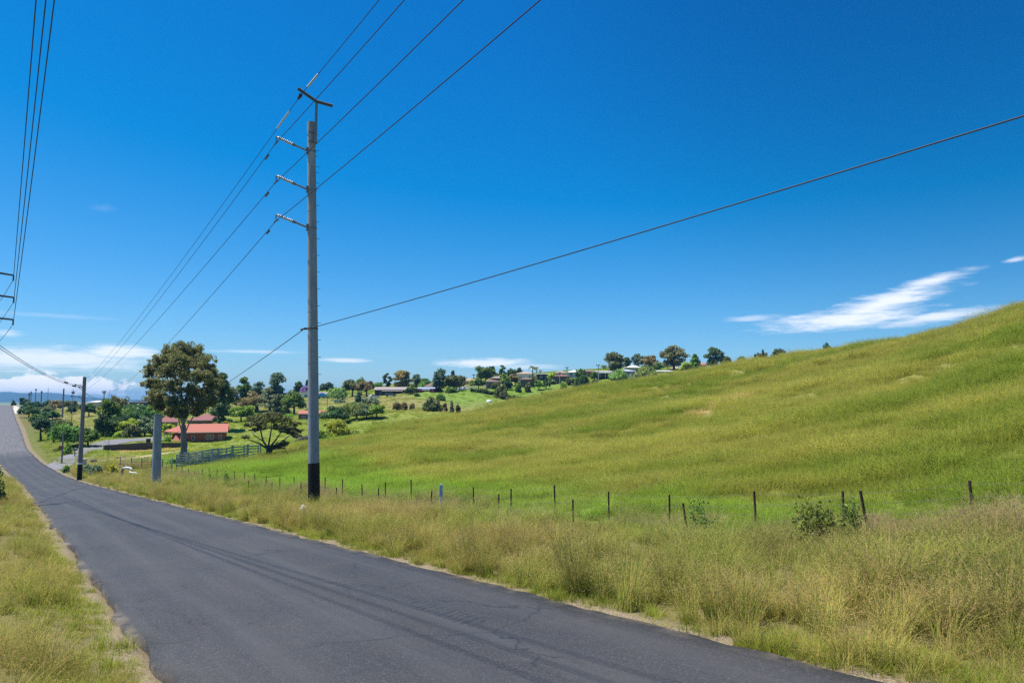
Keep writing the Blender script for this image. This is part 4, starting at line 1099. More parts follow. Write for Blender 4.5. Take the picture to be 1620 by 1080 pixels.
# the unseen pole left of the frame: only its arm ends show
LX, LY = XY(53, -1.75); lz = tz(LX, LY)
root = thing('power_pole', 'pole at the left edge of the picture of which three dark arms reach in', 'power pole', (LX, LY, lz))
TIPS = [P(21.5, 435.5, 43.2), P(22, 470.5, 43.2), P(21, 505.5, 43.2)]
tophz = TIPS[0][2] + .8
mb = MB(); mb.tube([(0, 0, -.5), (0, 0, tophz - lz)], [.25, .17], 14); mb.build('shaft', M['timberpole'], root)
LT = []
for T in TIPS:
    mb = MB(); a = np.array((LX, LY, T[2] + .03)); mb.tube([loc(root, a), loc(root, T)], [.075, .06], 6); mb.build('strut', M['steel'], root)
    q = T - np.array((0, 0, .30)); mb = MB(); mb.tube([loc(root, T), loc(root, q)], .045, 8); mb.tube([loc(root, q - rd3 * .2), loc(root, q + rd3 * .2)], .05, 6); mb.build('line_clamp', M['steel'], root); LT.append(q)
wl = ['uppermost', 'middle', 'lowest']
for i, (q, tx) in enumerate(zip(LT, (57, 72.5, 86))):
    r2 = thing('power_line', 'cable rising steeply at the left edge from the %s of the three dark arm ends' % wl[i], 'cable', tuple(q), 0, 'cables at the left edge')
    sT, tT = ST(q[0], q[1]); d = ray(tx, 0)
    Q = d * (34.0 / (d[0] * RX + d[1] * RY)) if False else None
    k = .42 + .0 * i; x_, y_ = XY(22.0, tT + .0); kk = 22.0 / (d[0] * RX + d[1] * RY); Q = d * kk
    v_ = (Q - q) ; near = [q + v_ * f + np.array((0, 0, .9 * f * (f - 1) * 1.0)) for f in np.linspace(0, 3.2, 26)]
    far_ = span(q, P(-40, (512, 540, 562)[i], 92), .8)
    mb = MB(); mb.tube([loc(r2, p) for p in far_[::-1] + [tuple(p) for p in near[1:]]], .017, 6, False); mb.build('conductor', M['cable'], r2)
for i, (hk, py) in enumerate(((hooks[0], 544), (hooks[2], 549.5))):
    r2 = thing('power_line', ('upper' if i == 0 else 'lower') + ' of two thin cables sagging from the left edge to the leaning timber pole', 'cable', tuple(hk), 0, 'thin cables on the timber pole')
    a = np.array((LX, LY, P(0, py - 17, 42.0)[2]))
    v0 = P(0, py, 46.0); pts = span(a, hk, .55)
    mb = MB(); mb.tube([loc(r2, p) for p in pts + span(hk, P(162, 628 + i * 2, 190), .8)[1:]], .02, 6, False); mb.build('conductor', M['cable'], r2)
    f_ = (.80, .88)[i]; pts2 = np.array(span(a, hk, .55, 200)); k0 = int(f_ * 199); k1 = int((f_ + .045) * 199)
    mb = MB(); mb.tube([loc(r2, pts2[k0]), loc(r2, pts2[k1])], .10, 8); mb.build('spacer', M['steel'], r2)

# poles far off
def far_pole(label, px, pyt, Y, w_, arm=None, armpy=None, pyb=None, mat='timberpole', dark=True, group='poles on the skyline'):
    p = P(px, pyt, Y); z0 = tz(p[0], Y); r2 = thing('power_pole', label, 'power pole', (p[0], Y, z0), 0, group)
    mb = MB(); mb.tube([(0, 0, -.5), (0, 0, p[2] - z0)], [w_ / F * Y / 2 * 1.1, w_ / F * Y / 2 * .9], 8); mb.build('shaft', M[mat], r2)
    if arm:
        zz = (P(px, armpy, Y)[2] if armpy else p[2] - .4) - z0; a = arm / F * Y / 2; mb = MB(); mb.box((0, 0, zz), (2 * a, .22, .3)); mb.build('crossarm', M['steel'], r2)
        for s_ in (-.9, 0.0, .9): mb = MB(); mb.tube([(a * s_, 0, zz), (a * s_, 0, zz + .6)], .12, 5); mb.build('insulator', M['steel'], r2)
far_pole('slim dark pole leftmost on the skyline above the roadside trees', 46.5, 621, 360, 1.6, 3, 625)
far_pole('dark pole second from the left on the skyline, joined by wires', 49.6, 618.5, 360, 1.2, 3, 622)
far_pole('tallest slim dark pole above the trees by the road crest', 57, 615, 360, 1.2, 3, 616.5)
far_pole('dark pole on the skyline right of the tallest slim one', 66, 618, 362, 1.7, 2.5, 621)
far_pole('hair-thin pale mast in front of the blue range', 76.5, 613, 380, .6, None)
far_pole('thick dark pole on the skyline left of the leaning timber pole', 101, 614.5, 250, 2.4, None)
far_pole('thin pale pole seen just left of the leaning timber pole', 116, 616, 200, .9, 4, 622)
far_pole('dark pole with a small crossbar poking above the big green tree', 165, 618, 196, 1.5, 5, 621)
far_pole('thin pale mast just right of the pole with the crossbar', 173, 619, 300, .7, None)
far_pole('thin grey pole standing in the paddock behind the red shed', 518, 627, 245, 1.0, 3, 629, group='poles among the houses')
far_pole('grey pole left of the street that climbs between the houses', 722.5, 597.5, 281, 1.1, 4, 601, group='poles among the houses', mat='greytimber')
far_pole('tall pale pole in front of the trees beside the climbing street', 727.5, 593, 288, 1.1, 4, 596, group='poles among the houses', mat='greytimber')
far_pole('pale pole on the lawn between the brown house and the palms', 823, 594, 285, 1.2, 4, 597, group='poles among the houses', mat='greytimber')
far_pole('pale pole against the low red-roofed house', 885.5, 588, 300, 1.0, 3, 590, group='poles among the houses', mat='greytimber')
far_pole('grey pole standing left of the white and blue house', 897, 580, 330, 1.4, 4, 582, group='poles among the houses', mat='greytimber')
far_pole('tall dark pole in front of the house with a long veranda', 946.5, 576, 298, 1.2, 6, 578, group='poles among the houses', mat='greytimber')
far_pole('short dark pole on the roofline beside the tan-roofed house', 749.5, 592, 345, 1.3, 4, 593.5, group='poles among the houses')

# ------------------------------------------------------------------ fences
def on_t(px, t_):
    d = ray(px, 780); k = t_ / (d[0] * NX + d[1] * NY); x_, y_ = d[0] * k, d[1] * k
    return x_, y_
root = thing('wire_fence', 'long wire fence of upright rusty pickets between roadside grass and the hill', 'fence', (*on_t(878, 16.2), tz(*on_t(878, 16.2))))
F1 = [1541, 1333, 1195, 1058, 963, 878, 808, 750, 651, 610, 573.6, 542, 514.3, 487.4, 464.7, 442.4, 420.6, 402.6, 386, 370.5, 355.6, 342, 330, 318.5, 307, 297, 287, 278.5, 270, 261, 252, 240, 232, 226]
tops = []
for i, px in enumerate([1800] + F1):
    x_, y_ = on_t(px, 16.2); z_ = tz(x_, y_); h_ = 1.05 + random.uniform(-.05, .06)
    lx, ly = random.uniform(-.05, .02), random.uniform(-.04, .04)
    if px == 1541: lx = -.09
    mb = MB(); a = loc(root, (x_, y_, z_ - .3)); b_ = loc(root, (x_ + lx, y_ + ly, z_ + h_))
    for q in range(3):                      # a star-shaped steel picket
        th = q * 2.094; o_ = np.array((math.cos(th), math.sin(th), 0)) * .016
        mb.tube([a + o_, b_ + o_], .017, 4)
    if px < 1700: mb.build('post', M['rust'], root)
    tops.append((np.array((x_, y_, z_)), np.array((x_ + lx, y_ + ly, z_ + h_))))
for f in (.93, .68, .42):
    mb = MB(); pts = []
    for (a, b_), (c_, d_) in zip(tops[:-1], tops[1:]):
        p0, p1 = a + (b_ - a) * f, c_ + (d_ - c_) * f
        pts += [tuple(loc(root, p)) for p in span(p0, p1, .012 * np.linalg.norm(p1 - p0) ** 1.0, 4)[:-1]]
    mb.tube(pts, .003, 4, False); mb.build('wire', M['wire'], root)
root = thing('wire_fence', 'older sagging fence of crooked rusty stakes in the tall grass before the wire fence', 'fence', (*on_t(907, 14.6), tz(*on_t(907, 14.6))))
tops = []
for px, top, lean in ((1377, 1.12, -.22), (1090, .95, -.17), (907, .95, -.02), (789, .92, 0), (681, .92, .06), (599, .85, 0), (531.7, .85, .03), (476, .8, 0), (430, .8, 0), (393, .8, 0), (359, .85, .05), (331.5, .85, 0)):
    x_, y_ = on_t(px, 14.7); z_ = tz(x_, y_)
    mb = MB(); a = loc(root, (x_, y_, z_ - .3)); b_ = loc(root, (x_ + lean, y_ - .02, z_ + top)); mb.tube([a, b_], [.034, .03], 5); mb.build('post', M['rust'], root); tops.append((np.array((x_, y_, z_)), np.array((x_ + lean, y_, z_ + top))))
for f in (.9, .55):
    mb = MB(); pts = []
    for (a, b_), (c_, d_) in zip(tops[:-1], tops[1:]):
        pts += [tuple(loc(root, p)) for p in span(a + (b_ - a) * f, c_ + (d_ - c_) * f, .12, 5)[:-1]]
    mb.tube(pts, .0028, 4, False); mb.build('wire', M['wire'], root)

x_, y_ = on_t(697.5, 14.4); z_ = tz(x_, y_)
root = thing('marker_post', 'white marker post with a faded blue upper part in the grass', 'marker post', (x_, y_, z_))
zt = P(697.5, 767, y_)[2] - z_
mb = MB(); mb.box((0, 0, zt * .32), (.105, .05, zt * .64), .2, .008); mb.build('post', M['white'], root)
mb = MB(); mb.box((0, -.004, zt * .81), (.14, .055, zt * .36), .2, .008); mb.build('panel', M['bluepaint'], root)
mb = MB(); mb.prism([(-.07, zt * .99), (.07, zt * .99), (.045, zt * 1.04), (-.045, zt * 1.04)], -.03, .03); mb.build('cap', M['white'], root)

# boulders
def rock(label, px, py, Y, w_, h_, mat, name='rock', group=None, sink=.3):
    p = P(px, py, Y); z0 = tz(p[0], Y); rng = np.random.default_rng(int(px * 10))
    nu, nv = 18, 10; vs = []
    for j in range(nv + 1):
        ph = math.pi * j / nv
        for i in range(nu):
            th = 2 * math.pi * i / nu; d_ = np.array((math.sin(ph) * math.cos(th), math.sin(ph) * math.sin(th), math.cos(ph)))
            k = 1 + .35 * float(N1(np.array(d_[0] * 1.6 + px), np.array(d_[1] * 1.6 + d_[2] * 1.3 + 50))) + .18 * float(N2(np.array(d_[0] * 4 + px), np.array(d_[2] * 4 + d_[1] * 3 + 70)))
            vs.append(d_ * k * np.array((w_ / 2, w_ * .4, h_ * .6)))
    fs = [(j * nu + i, j * nu + (i + 1) % nu, (j + 1) * nu + (i + 1) % nu, (j + 1) * nu + i)[::-1] for j in range(nv) for i in range(nu)]
    mb = MB(); mb.add(vs, fs, True); o = mb.build(name, M[mat]); o.location = (p[0], Y, z0 + h_ * (.5 - sink)); return tag(o, label, 'rock', group)
rock('pale rock lying in the grass at the foot of the tall power pole', 479, 819, 27.0, .36, .46, 'stone', sink=.05)
rock('dark boulder on the lawn right of the leaning timber pole', 148.5, 727, 112, 1.0, .55, 'darkstone')
rock('dark stone beside the pale path below the block wall', 184.5, 722, 115, .7, .4, 'darkstone')
rock('small dark stone at the right end of the pale path', 211, 720, 118, .4, .25, 'darkstone')
for i, (px, py, w_) in enumerate(((474, 690, 1.5), (481, 688.5, 1.8), (485.5, 690, 1.1), (470, 693, 1.0))):
    rock('grey field stone heaped at the foot of the hill behind the tall pole', px, py, 122, w_, w_ * .65, 'darkstone', group='heap of field stones')

# white water pipe over the creek
pp = [P(193, 756, 84), P(193.4, 744, 84), P(195, 740.5, 84), P(199, 739.2, 84), P(205, 740, 84), P(208.5, 742.5, 84)]
z0 = tz(pp[0][0], 84)
root = thing('water_pipe', 'bent white pipe rising from the weeds behind the stub pole', 'pipe', (pp[0][0], 84, z0))
mb = MB(); mb.tube([loc(root, pp[0]), loc(root, pp[1]), loc(root, pp[2])], .17, 10); mb.build('riser', M['galv'], root)
mb = MB(); mb.tube([loc(root, p) for p in pp[2:]], .13, 10); mb.build('elbow_pipe', M['white'], root)
mb = MB(); mb.tube([loc(root, P(208.7, 741.5, 84)), loc(root, P(208.7, 756, 84))], .05, 8); mb.build('prop', M['rust'], root)
mb = MB(); mb.tube([loc(root, P(204.5, 747, 83.6)), loc(root, P(210, 748, 83.6)), loc(root, P(214.5, 748.3, 83.6)), loc(root, P(217.5, 750.5, 83.6))], .15, 10); mb.build('outlet_pipe', M['white'], root)

# roadside sign and letterbox
p = P(98, 725, 113); z0 = tz(p[0], 113)
root = thing('road_sign', 'weathered post with a small faded red board by the road bend', 'sign', (p[0], 113, z0))
zt = P(98, 683, 113)[2] - z0
mb = MB(); mb.tube([(0, 0, -.3), (0, 0, zt)], .13, 8); mb.build('post', M['timberpole'], root)
mb = MB(); mb.box((-.22, -.16, zt * .52), (.62, .04, .52), .1, .01); mb.build('board', M['sign'], root)
p = P(118.5, 714, 122); z0 = tz(p[0], 122)
root = thing('letterbox', 'small pale letterbox on a post beside the driveway entrance', 'letterbox', (p[0], 122, z0))
mb = MB(); mb.box((0, 0, .5), (.12, .12, 1.0)); mb.build('post', M['timberpole'], root)
mb = MB(); mb.prism([(-.28, 1.0), (.28, 1.0), (.28, 1.3), (0, 1.5), (-.28, 1.3)], -.25, .25); mb.build('box', M['galv'], root)
p = P(133, 722, 108); z0 = tz(p[0], 108)
root = thing('gate_pillar', 'pale low gate pillar right behind the leaning timber pole', 'pillar', (p[0], 108, z0))
mb = MB(); mb.box((0, 0, .4), (.7, .5, 1.1), .2, .03); mb.build('shaft', M['cream'], root)
mb = MB(); mb.box((0, 0, 1.0), (.82, .62, .12), .2, .02); mb.build('cap', M['stone'], root)

# block wall along the driveway
wa, wb, wc = P(164, 712.5, 128), P(232, 709.5, 136), P(296, 707.0, 144)
root = thing('retaining_wall', 'long dark block wall stepping along the edge of the grey driveway', 'wall', (wa[0], wa[1], wa[2]))
mb = MB()
for a, b_, h0, h1 in ((wa, wb, 1.0, 1.2), (wb, wc, 1.2, .9)):
    d_ = b_ - a; L_ = np.linalg.norm(d_[:2]); n_ = np.array((-d_[1], d_[0], 0)) / L_ * .15
    q = [loc(root, a - n_), loc(root, b_ - n_), loc(root, b_ + n_), loc(root, a + n_)]
    vs = [v - np.array((0, 0, .8)) for v in q] + [q[0] + (0, 0, h0), q[1] + (0, 0, h1), q[2] + (0, 0, h1), q[3] + (0, 0, h0)]
    mb.add(vs, [(0, 3, 2, 1), (4, 5, 6, 7), (0, 1, 5, 4), (1, 2, 6, 5), (2, 3, 7, 6), (3, 0, 4, 7)])
mb.build('blockwork', M['wallgrey'], root)
p = P(234.6, 700, 139); root = thing('rubbish_bin', 'dark wheeled bin standing behind the block wall', 'bin', (p[0], 139, tz(p[0], 139)))
mb = MB(); mb.add([(-.24, -.28, 0), (.24, -.28, 0), (.24, .28, 0), (-.24, .28, 0), (-.3, -.35, 1.7), (.3, -.35, 1.7), (.3, .35, 1.7), (-.3, .35, 1.7)], [(0, 3, 2, 1), (4, 5, 6, 7), (0, 1, 5, 4), (1, 2, 6, 5), (2, 3, 7, 6), (3, 0, 4, 7)]); mb.build('body', M['bin'], root)
mb = MB(); mb.box((0, -.02, 1.76), (.68, .78, .09), 0, .02); mb.build('lid', M['bin'], root)

# timber stockyard
root = thing('stockyard_fence', 'silvered timber cattle yard of posts and rails in front of the big gum tree', 'fence', tuple(np.append(P(345, 722, 102)[:2], tz(*P(345, 722, 102)[:2]))))
YP = [(272, 736, 96, 1.2), (279, 735, 97, 1.9), (309, 728.5, 100, 1.9), (335, 725, 101, 2.15), (358, 723.5, 103, 2.1), (367.5, 722.5, 103.5, 2.3), (386, 721, 105, 2.1), (391.5, 721, 105.5, 2.15), (408, 717, 107, 1.7), (412, 716, 108, 1.6)]
yps = []
for (px, py, Y, h_) in YP:
    p = P(px, py, Y); z0 = tz(p[0], Y); w_ = .17 if px not in (335, 367.5, 391.5) else .3
    mb = MB(); mb.box(tuple(loc(root, (p[0], Y, z0 + h_ / 2 - .15))), (w_, w_, h_ + .3), .2, .02); mb.build('post', M['greytimber'], root); yps.append((p[0], Y, z0, h_))
for i in range(len(yps) - 1):
    a, b_ = yps[i], yps[i + 1]
    if i == 0: continue
    mb = MB()
    nr = 5 if i < 7 else 4
    for k in range(nr):
        f = (k + .75) / (nr + .4)
        p0 = np.array((a[0], a[1] - .12, a[2] + a[3] * f)); p1 = np.array((b_[0], b_[1] - .12, b_[2] + b_[3] * f)); d_ = p1 - p0
        q0, q1 = loc(root, p0), loc(root, p1)
        hgt = .095
        mb.add([q0 + (0, 0, -hgt), q1 + (0, 0, -hgt), q1 + (0, .05, -hgt), q0 + (0, .05, -hgt), q0 + (0, 0, hgt), q1 + (0, 0, hgt), q1 + (0, .05, hgt), q0 + (0, .05, hgt)], [(0, 3, 2, 1), (4, 5, 6, 7), (0, 1, 5, 4), (1, 2, 6, 5), (2, 3, 7, 6), (3, 0, 4, 7)])
    mb.build('rail_panel', M['greytimber'], root)
    if i in (3, 4):
        mb = MB(); q0, q1 = loc(root, (a[0], a[1] - .2, a[2])), loc(root, (b_[0], b_[1] - .2, b_[2]))
        mb.add([q0 + (0, 0, .05), q1 + (0, 0, .05), q1 + (0, .04, .05), q0 + (0, .04, .05), q0 + (0, 0, .95), q1 + (0, 0, .95), q1 + (0, .04, .95), q0 + (0, .04, .95)], [(0, 3, 2, 1), (4, 5, 6, 7), (0, 1, 5, 4), (1, 2, 6, 5), (2, 3, 7, 6), (3, 0, 4, 7)]); mb.build('board_panel', M['greytimber'], root)
for (px, Y, h_) in ((285, 104, 1.8), (298, 105, 1.7), (320, 106, 1.6), (345, 108, 1.6)):        # the back row of the yard
    p = P(px, 724, Y); z0 = tz(p[0], Y); mb = MB(); mb.box(tuple(loc(root, (p[0], Y, z0 + h_ / 2 - .15))), (.15, .15, h_ + .3)); mb.build('post', M['greytimber'], root)
mb = MB(); a, b_ = P(282, 724, 104), P(352, 719, 108.5)
for k in range(4):
    q0, q1 = loc(root, (a[0], a[1], tz(a[0], a[1]) + .35 + .4 * k)), loc(root, (b_[0], b_[1], tz(b_[0], b_[1]) + .3 + .38 * k)); mb.tube([q0, q1], .055, 5)
mb.build('rail_panel', M['greytimber'], root)
root = thing('rail_fence', 'brown post and rail fence left of the cattle yard in the green paddock', 'fence', tuple(np.append(P(235, 735, 92)[:2], tz(*P(235, 735, 92)[:2]))))
pts = []
for px, py, Y in ((272, 736, 96.5), (257, 736, 95), (240, 735, 95), (224, 735, 95), (208, 735, 96), (190, 734, 98)):
    p = P(px, py, Y); z0 = tz(p[0], Y); h_ = 1.45; mb = MB(); mb.tube([loc(root, (p[0], Y, z0 - .3)), loc(root, (p[0], Y, z0 + h_))], .07, 6); mb.build('post', M['timberpole'], root); pts.append(np.array((p[0], Y - .08, z0)))
for k in range(4):
    mb = MB(); mb.tube([loc(root, p + np.array((0, 0, .3 + .35 * k))) for p in pts], .035, 5); mb.build('rail', M['timberpole'], root)
# ------------------------------------------------------------------ houses
def house(name, label, cat, x0, x1, yr, ye, yb, Y, rz=0.0, depth=8.0, roof='hip', wall='cream', rmat='tanroof', wins=((.25, .5), (.7, .5)), door=None, ww=.16, wh=.42, over=.5, frame='frame', group=None, veranda=None, chimney=None, base=None):
    """x0..x1 wide, ridge, eave and base rows as seen at distance Y; openings are placed on the side that faces us"""
    W = (x1 - x0) / F * Y / max(.4, math.cos(rz)) - 2 * over * .6
    c = P((x0 + x1) / 2, yb, Y); zr, ze = P(0, yr, Y)[2], P(0, ye, Y)[2]; zbse = c[2]
    H = max(2.2, ze - zbse); zbse = ze - H; RI = max(.25, zr - ze)
    root = thing(name, label, cat, (c[0] - depth / 2 * math.sin(rz), Y + depth / 2 * math.cos(rz), zbse), rz, group)
    hw, hd = W / 2, depth / 2; dn = max(1.0, zbse - min(tz(c[0] - hw, Y), tz(c[0] + hw, Y), tz(c[0], Y)) + .4)
    dn = min(dn, 5)
    # walls with real openings on the front
    mb = MB(); op = []
    for (fx, fz) in wins: op.append((-hw + W * fx - W * ww / 2, H * fz - H * wh / 2, -hw + W * fx + W * ww / 2, H * fz + H * wh / 2))
    if door: op.append((-hw + W * door - .5, 0.0, -hw + W * door + .5, min(2.1, H * .86)))
    op.sort()
    T = .18
    xs = [-hw]
    for (a, b_, c_, d_) in op: xs += [a, c_]
    xs.append(hw)
    for i in range(0, len(xs), 2): 
        if xs[i + 1] - xs[i] > .01: mb.box(((xs[i] + xs[i + 1]) / 2, -hd + T / 2, (H - dn) / 2), (xs[i + 1] - xs[i], T, H + dn))
    for (a, b_, c_, d_) in op:
        mb.box(((a + c_) / 2, -hd + T / 2, (b_ - dn) / 2), (c_ - a, T, b_ + dn))
        if d_ < H - .02: mb.box(((a + c_) / 2, -hd + T / 2, (d_ + H) / 2), (c_ - a, T, H - d_))
    mb.box((0, hd - T / 2, (H - dn) / 2), (W, T, H + dn))
    for s_ in (-1, 1): mb.box((s_ * (hw - T / 2), 0, (H - dn) / 2), (T, depth - 2 * T, H + dn))
    if roof == 'gable':
        for s_ in (-1, 1): mb.prism([], 0, 0) if False else mb.add([(s_ * (hw - .02), -hd, H), (s_ * (hw - .02), hd, H), (s_ * (hw - .02), 0, H + RI), (s_ * (hw - T), -hd, H), (s_ * (hw - T), hd, H), (s_ * (hw - T), 0, H + RI)], [(0, 1, 2), (5, 4, 3), (0, 3, 4, 1), (1, 4, 5, 2), (2, 5, 3, 0)])
    mb.build('wall', M[wall], root)
    # openings
    nw = len(wins)
    for i, (a, b_, c_, d_) in enumerate(op):
        isdoor = door is not None and b_ == 0.0
        e = .07; y = -hd + .05; mb = MB()
        mb.box((a + e / 2, y, (b_ + d_) / 2), (e, .12, d_ - b_)); mb.box((c_ - e / 2, y, (b_ + d_) / 2), (e, .12, d_ - b_))
        mb.box(((a + c_) / 2, y, b_ + e / 2), (c_ - a - 2 * e, .12, e)); mb.box(((a + c_) / 2, y, d_ - e / 2), (c_ - a - 2 * e, .12, e))
        if not isdoor: mb.box(((a + c_) / 2, y, (b_ + d_) / 2), (e * .7, .10, d_ - b_ - 2 * e))
        o = mb.build('door' if isdoor else 'window', M[frame], root)
        mb = MB(); mb.box(((a + c_) / 2, y + .03, (b_ + d_) / 2), (c_ - a - 2 * e, .03, d_ - b_ - 2 * e)); mb.build('leaf' if isdoor else 'pane', M['darkframe'] if isdoor else M['glass'], o)
    # roof
    mb = MB(); o_ = over; th = .14
    X, Dp = hw + o_, hd + o_; zE = H - RI * o_ / max(hd, .1) * .6
    if roof == 'hip':
        k = max(0.0, X - Dp * .95)
        for dz, flip in ((th, False), (0, True)):
            v = [(-X, -Dp, zE + dz), (X, -Dp, zE + dz), (X, Dp, zE + dz), (-X, Dp, zE + dz), (-k, 0, H + RI + dz), (k, 0, H + RI + dz)]
            f_ = [(0, 1, 5, 4), (1, 2, 5), (2, 3, 4, 5), (3, 0, 4)]
            mb.add(v, [q[::-1] for q in f_] if flip else f_)
        v = [(-X, -Dp, zE), (X, -Dp, zE), (X, Dp, zE), (-X, Dp, zE), (-X, -Dp, zE + th), (X, -Dp, zE + th), (X, Dp, zE + th), (-X, Dp, zE + th)]
        mb.add(v, [(0, 1, 5, 4), (1, 2, 6, 5), (2, 3, 7, 6), (3, 0, 4, 7)])
    elif roof == 'gable':
        for s_ in (-1, 1):
            pts = [(s_ * Dp, zE), (0, H + RI), (0, H + RI + th), (s_ * Dp, zE + th)]
            v = [(-X, y_, z_) for y_, z_ in pts] + [(X, y_, z_) for y_, z_ in pts]
            mb.add(v, [(0, 1, 2, 3), (7, 6, 5, 4), (0, 4, 5, 1), (1, 5, 6, 2), (2, 6, 7, 3), (3, 7, 4, 0)])
    else:                                                        # one low slope
        v = [(-X, -Dp, H), (X, -Dp, H), (X, Dp, H + RI), (-X, Dp, H + RI)]
        v += [(a, b_, c_ + th) for a, b_, c_ in v]
        mb.add(v, [(0, 3, 2, 1), (4, 5, 6, 7), (0, 1, 5, 4), (1, 2, 6, 5), (2, 3, 7, 6), (3, 0, 4, 7)])
    ro = mb.build('roof', M[rmat], root)
    mb = MB(); mb.tube([(-X, -Dp - .06, zE + .02), (X, -Dp - .06, zE + .02)], .06, 6); mb.build('gutter', M[frame if frame == 'frame' else 'galv'], ro)
    if chimney: 
        mb = MB(); mb.box((-hw + W * chimney, .6, H + RI * .8 + .3), (.6, .6, RI + .9)); mb.build('chimney', M['brick'], ro)
    if veranda:
        vx0, vx1, vd = veranda; a, b_ = -hw + W * vx0, -hw + W * vx1; mb = MB()
        zq = H - .35
        v = [(a, -hd - vd, zq - .25), (b_, -hd - vd, zq - .25), (b_, -hd, zq), (a, -hd, zq)]; v += [(p_[0], p_[1], p_[2] + .08) for p_ in v]
        mb.add(v, [(0, 3, 2, 1), (4, 5, 6, 7), (0, 1, 5, 4), (1, 2, 6, 5), (2, 3, 7, 6), (3, 0, 4, 7)]); mb.build('veranda_roof', M[rmat], root)
        n_ = max(2, int((b_ - a) / 2.6) + 1)
        for i in range(n_):
            xx = a + .1 + (b_ - a - .2) * i / (n_ - 1); mb = MB(); mb.box((xx, -hd - vd + .1, (zq - .25 - dn) / 2), (.14, .14, zq - .25 + dn)); mb.build('veranda_post', M[frame], root)
    return root

# the farmhouse with the bright red roof
hs1 = house('house', 'brick house with a bright red roof behind the trunk of the big gum tree', 'house', 289, 353, 672, 683, 704, 158, .36, 9.0, 'gable', 'brick', 'redroof',
      wins=((.27, .56), (.60, .62), (.70, .62), (.885, .60)), ww=.075, wh=.36, over=.55, frame='frame')
mb = MB()                                                       # the wing on the left with its own slope, and its carport
a0 = loc(hs1, P(259, 683, 160)); a1 = loc(hs1, P(281, 684.5, 156)); a2 = loc(hs1, P(287, 672.5, 160)); a3 = loc(hs1, P(292, 673, 163))
v = [a0, a1, a2, a0 * .2 + a2 * .8 + np.array((0, 2.5, 0))]; v2 = [p + np.array((0, 0, .15)) for p in v]
mb.add(v + v2, [(0, 3, 2, 1), (4, 5, 6, 7), (0, 1, 5, 4), (1, 2, 6, 5), (2, 3, 7, 6), (3, 0, 4, 7)]); mb.build('wing_roof', M['redroof'], hs1)
mb = MB(); b0, b1 = loc(hs1, P(272, 702, 159)), loc(hs1, P(293, 703, 157)); zz = loc(hs1, P(272, 684, 159))[2]
pts = [(b0[0], b0[2] - 1.5), (b1[0], b1[2] - 1.5), (b1[0], zz + 1.7), (b0[0] + .9, zz - .05), (b0[0], zz - .3)]
mb.prism(pts, b0[1], b0[1] + 4); mb.build('wing_wall', M['brick'], hs1)
mb = MB(); q0, q1 = loc(hs1, P(259.5, 695, 160)), loc(hs1, P(272, 696, 160)); mb.box(tuple((q0 + q1) / 2 + np.array((0, 1, 0))), (q1[0] - q0[0], 3, 1.1)); mb.build('carport_wall', M['brick'], hs1)
for px in (259.8, 264.5, 269):
    q = loc(hs1, P(px, 696, 159.6)); zt_ = loc(hs1, P(px, 684, 159.6))[2]; mb = MB(); mb.box((q[0], q[1], (q[2] + zt_) / 2), (.16, .16, zt_ - q[2])); mb.build('carport_post', M['cream'], hs1)
mb = MB(); q0 = loc(hs1, P(283, 697, 156.5)); v = [q0 + np.array(p) for p in ((-1.3, -.9, -.1), (1.6, -.9, -.1), (1.6, 1, 1.7), (-.5, 1, 1.7))]
mb.add(v + [p + np.array((0, 0, .1)) for p in v], [(0, 3, 2, 1), (4, 5, 6, 7), (0, 1, 5, 4), (1, 2, 6, 5), (2, 3, 7, 6), (3, 0, 4, 7)]); mb.build('lean_to_roof', M['redroof'], hs1)
house('house', 'brick house with a maroon hipped roof behind the bright red roof', 'house', 298, 346, 655.5, 664.5, 674, 186, .30, 10, 'hip', 'bricktan', 'maroonroof', wins=((.36, .5), (.68, .5)), ww=.12, wh=.45, frame='darkframe')
house('house', 'maroon-roofed house half hidden between the stub pole and the gum trunk', 'house', 252, 279, 656.5, 667, 677, 176, .45, 8, 'hip', 'bricktan', 'maroonroof', wins=((.3, .5), (.75, .5)), ww=.18, frame='darkframe')
house('shed', 'small red shed with a red roof just behind the tall pole', 'shed', 472, 513, 650, 654.5, 665.5, 196, .12, 6, 'gable', 'redshed', 'redroof', wins=((.62, .5),), door=None, ww=.10, wh=.4, over=.25, frame='darkframe')
p = P(480, 665, 195.2); dr = MB(); sh = bpy.data.objects['shed']; dr.box((-2.1, -3.06, 1.0), (1.7, .06, 2.0)); dr.build('door', M['darkframe'], sh)
mb = MB(); mb.box((-2.1, -3.11, 1.0), (1.5, .04, 1.8)); mb.build('leaf', M['cargrey'], [o for o in sh.children if o.name.startswith('door')][0])

G = 'houses on the far slope'
house('house', 'long low brown house with a wide pale roof left of the other far houses', 'house', 592, 641, 612, 616.5, 626, 282, .06, 9, 'gable', 'darkwall', 'greyroof', wins=((.2, .5), (.38, .5), (.55, .5), (.75, .5)), ww=.10, wh=.5, group=G, frame='darkframe', veranda=(.25, .95, 2.2))
house('house', 'house with a hipped brown tile roof showing between the far trees', 'house', 671, 692, 604.5, 611, 622, 318, 0, 10, 'hip', 'cream', 'brownroof', wins=((.25, .5), (.7, .5)), group=G)
house('house', 'low house with a pale blue veranda roof between two plum-red bushes', 'house', 660, 687, 612.5, 614.5, 624, 286, .04, 6, 'skillion', 'cream', 'blueroof', wins=((.3, .5), (.6, .5), (.85, .5)), ww=.16, group=G, veranda=(.05, .95, 2.4))
house('house', 'tan-roofed house at the top of the climbing street', 'house', 734, 753, 597.5, 602, 610, 338, .1, 9, 'hip', 'cream', 'tanroof', wins=((.3, .5), (.7, .5)), group=G)
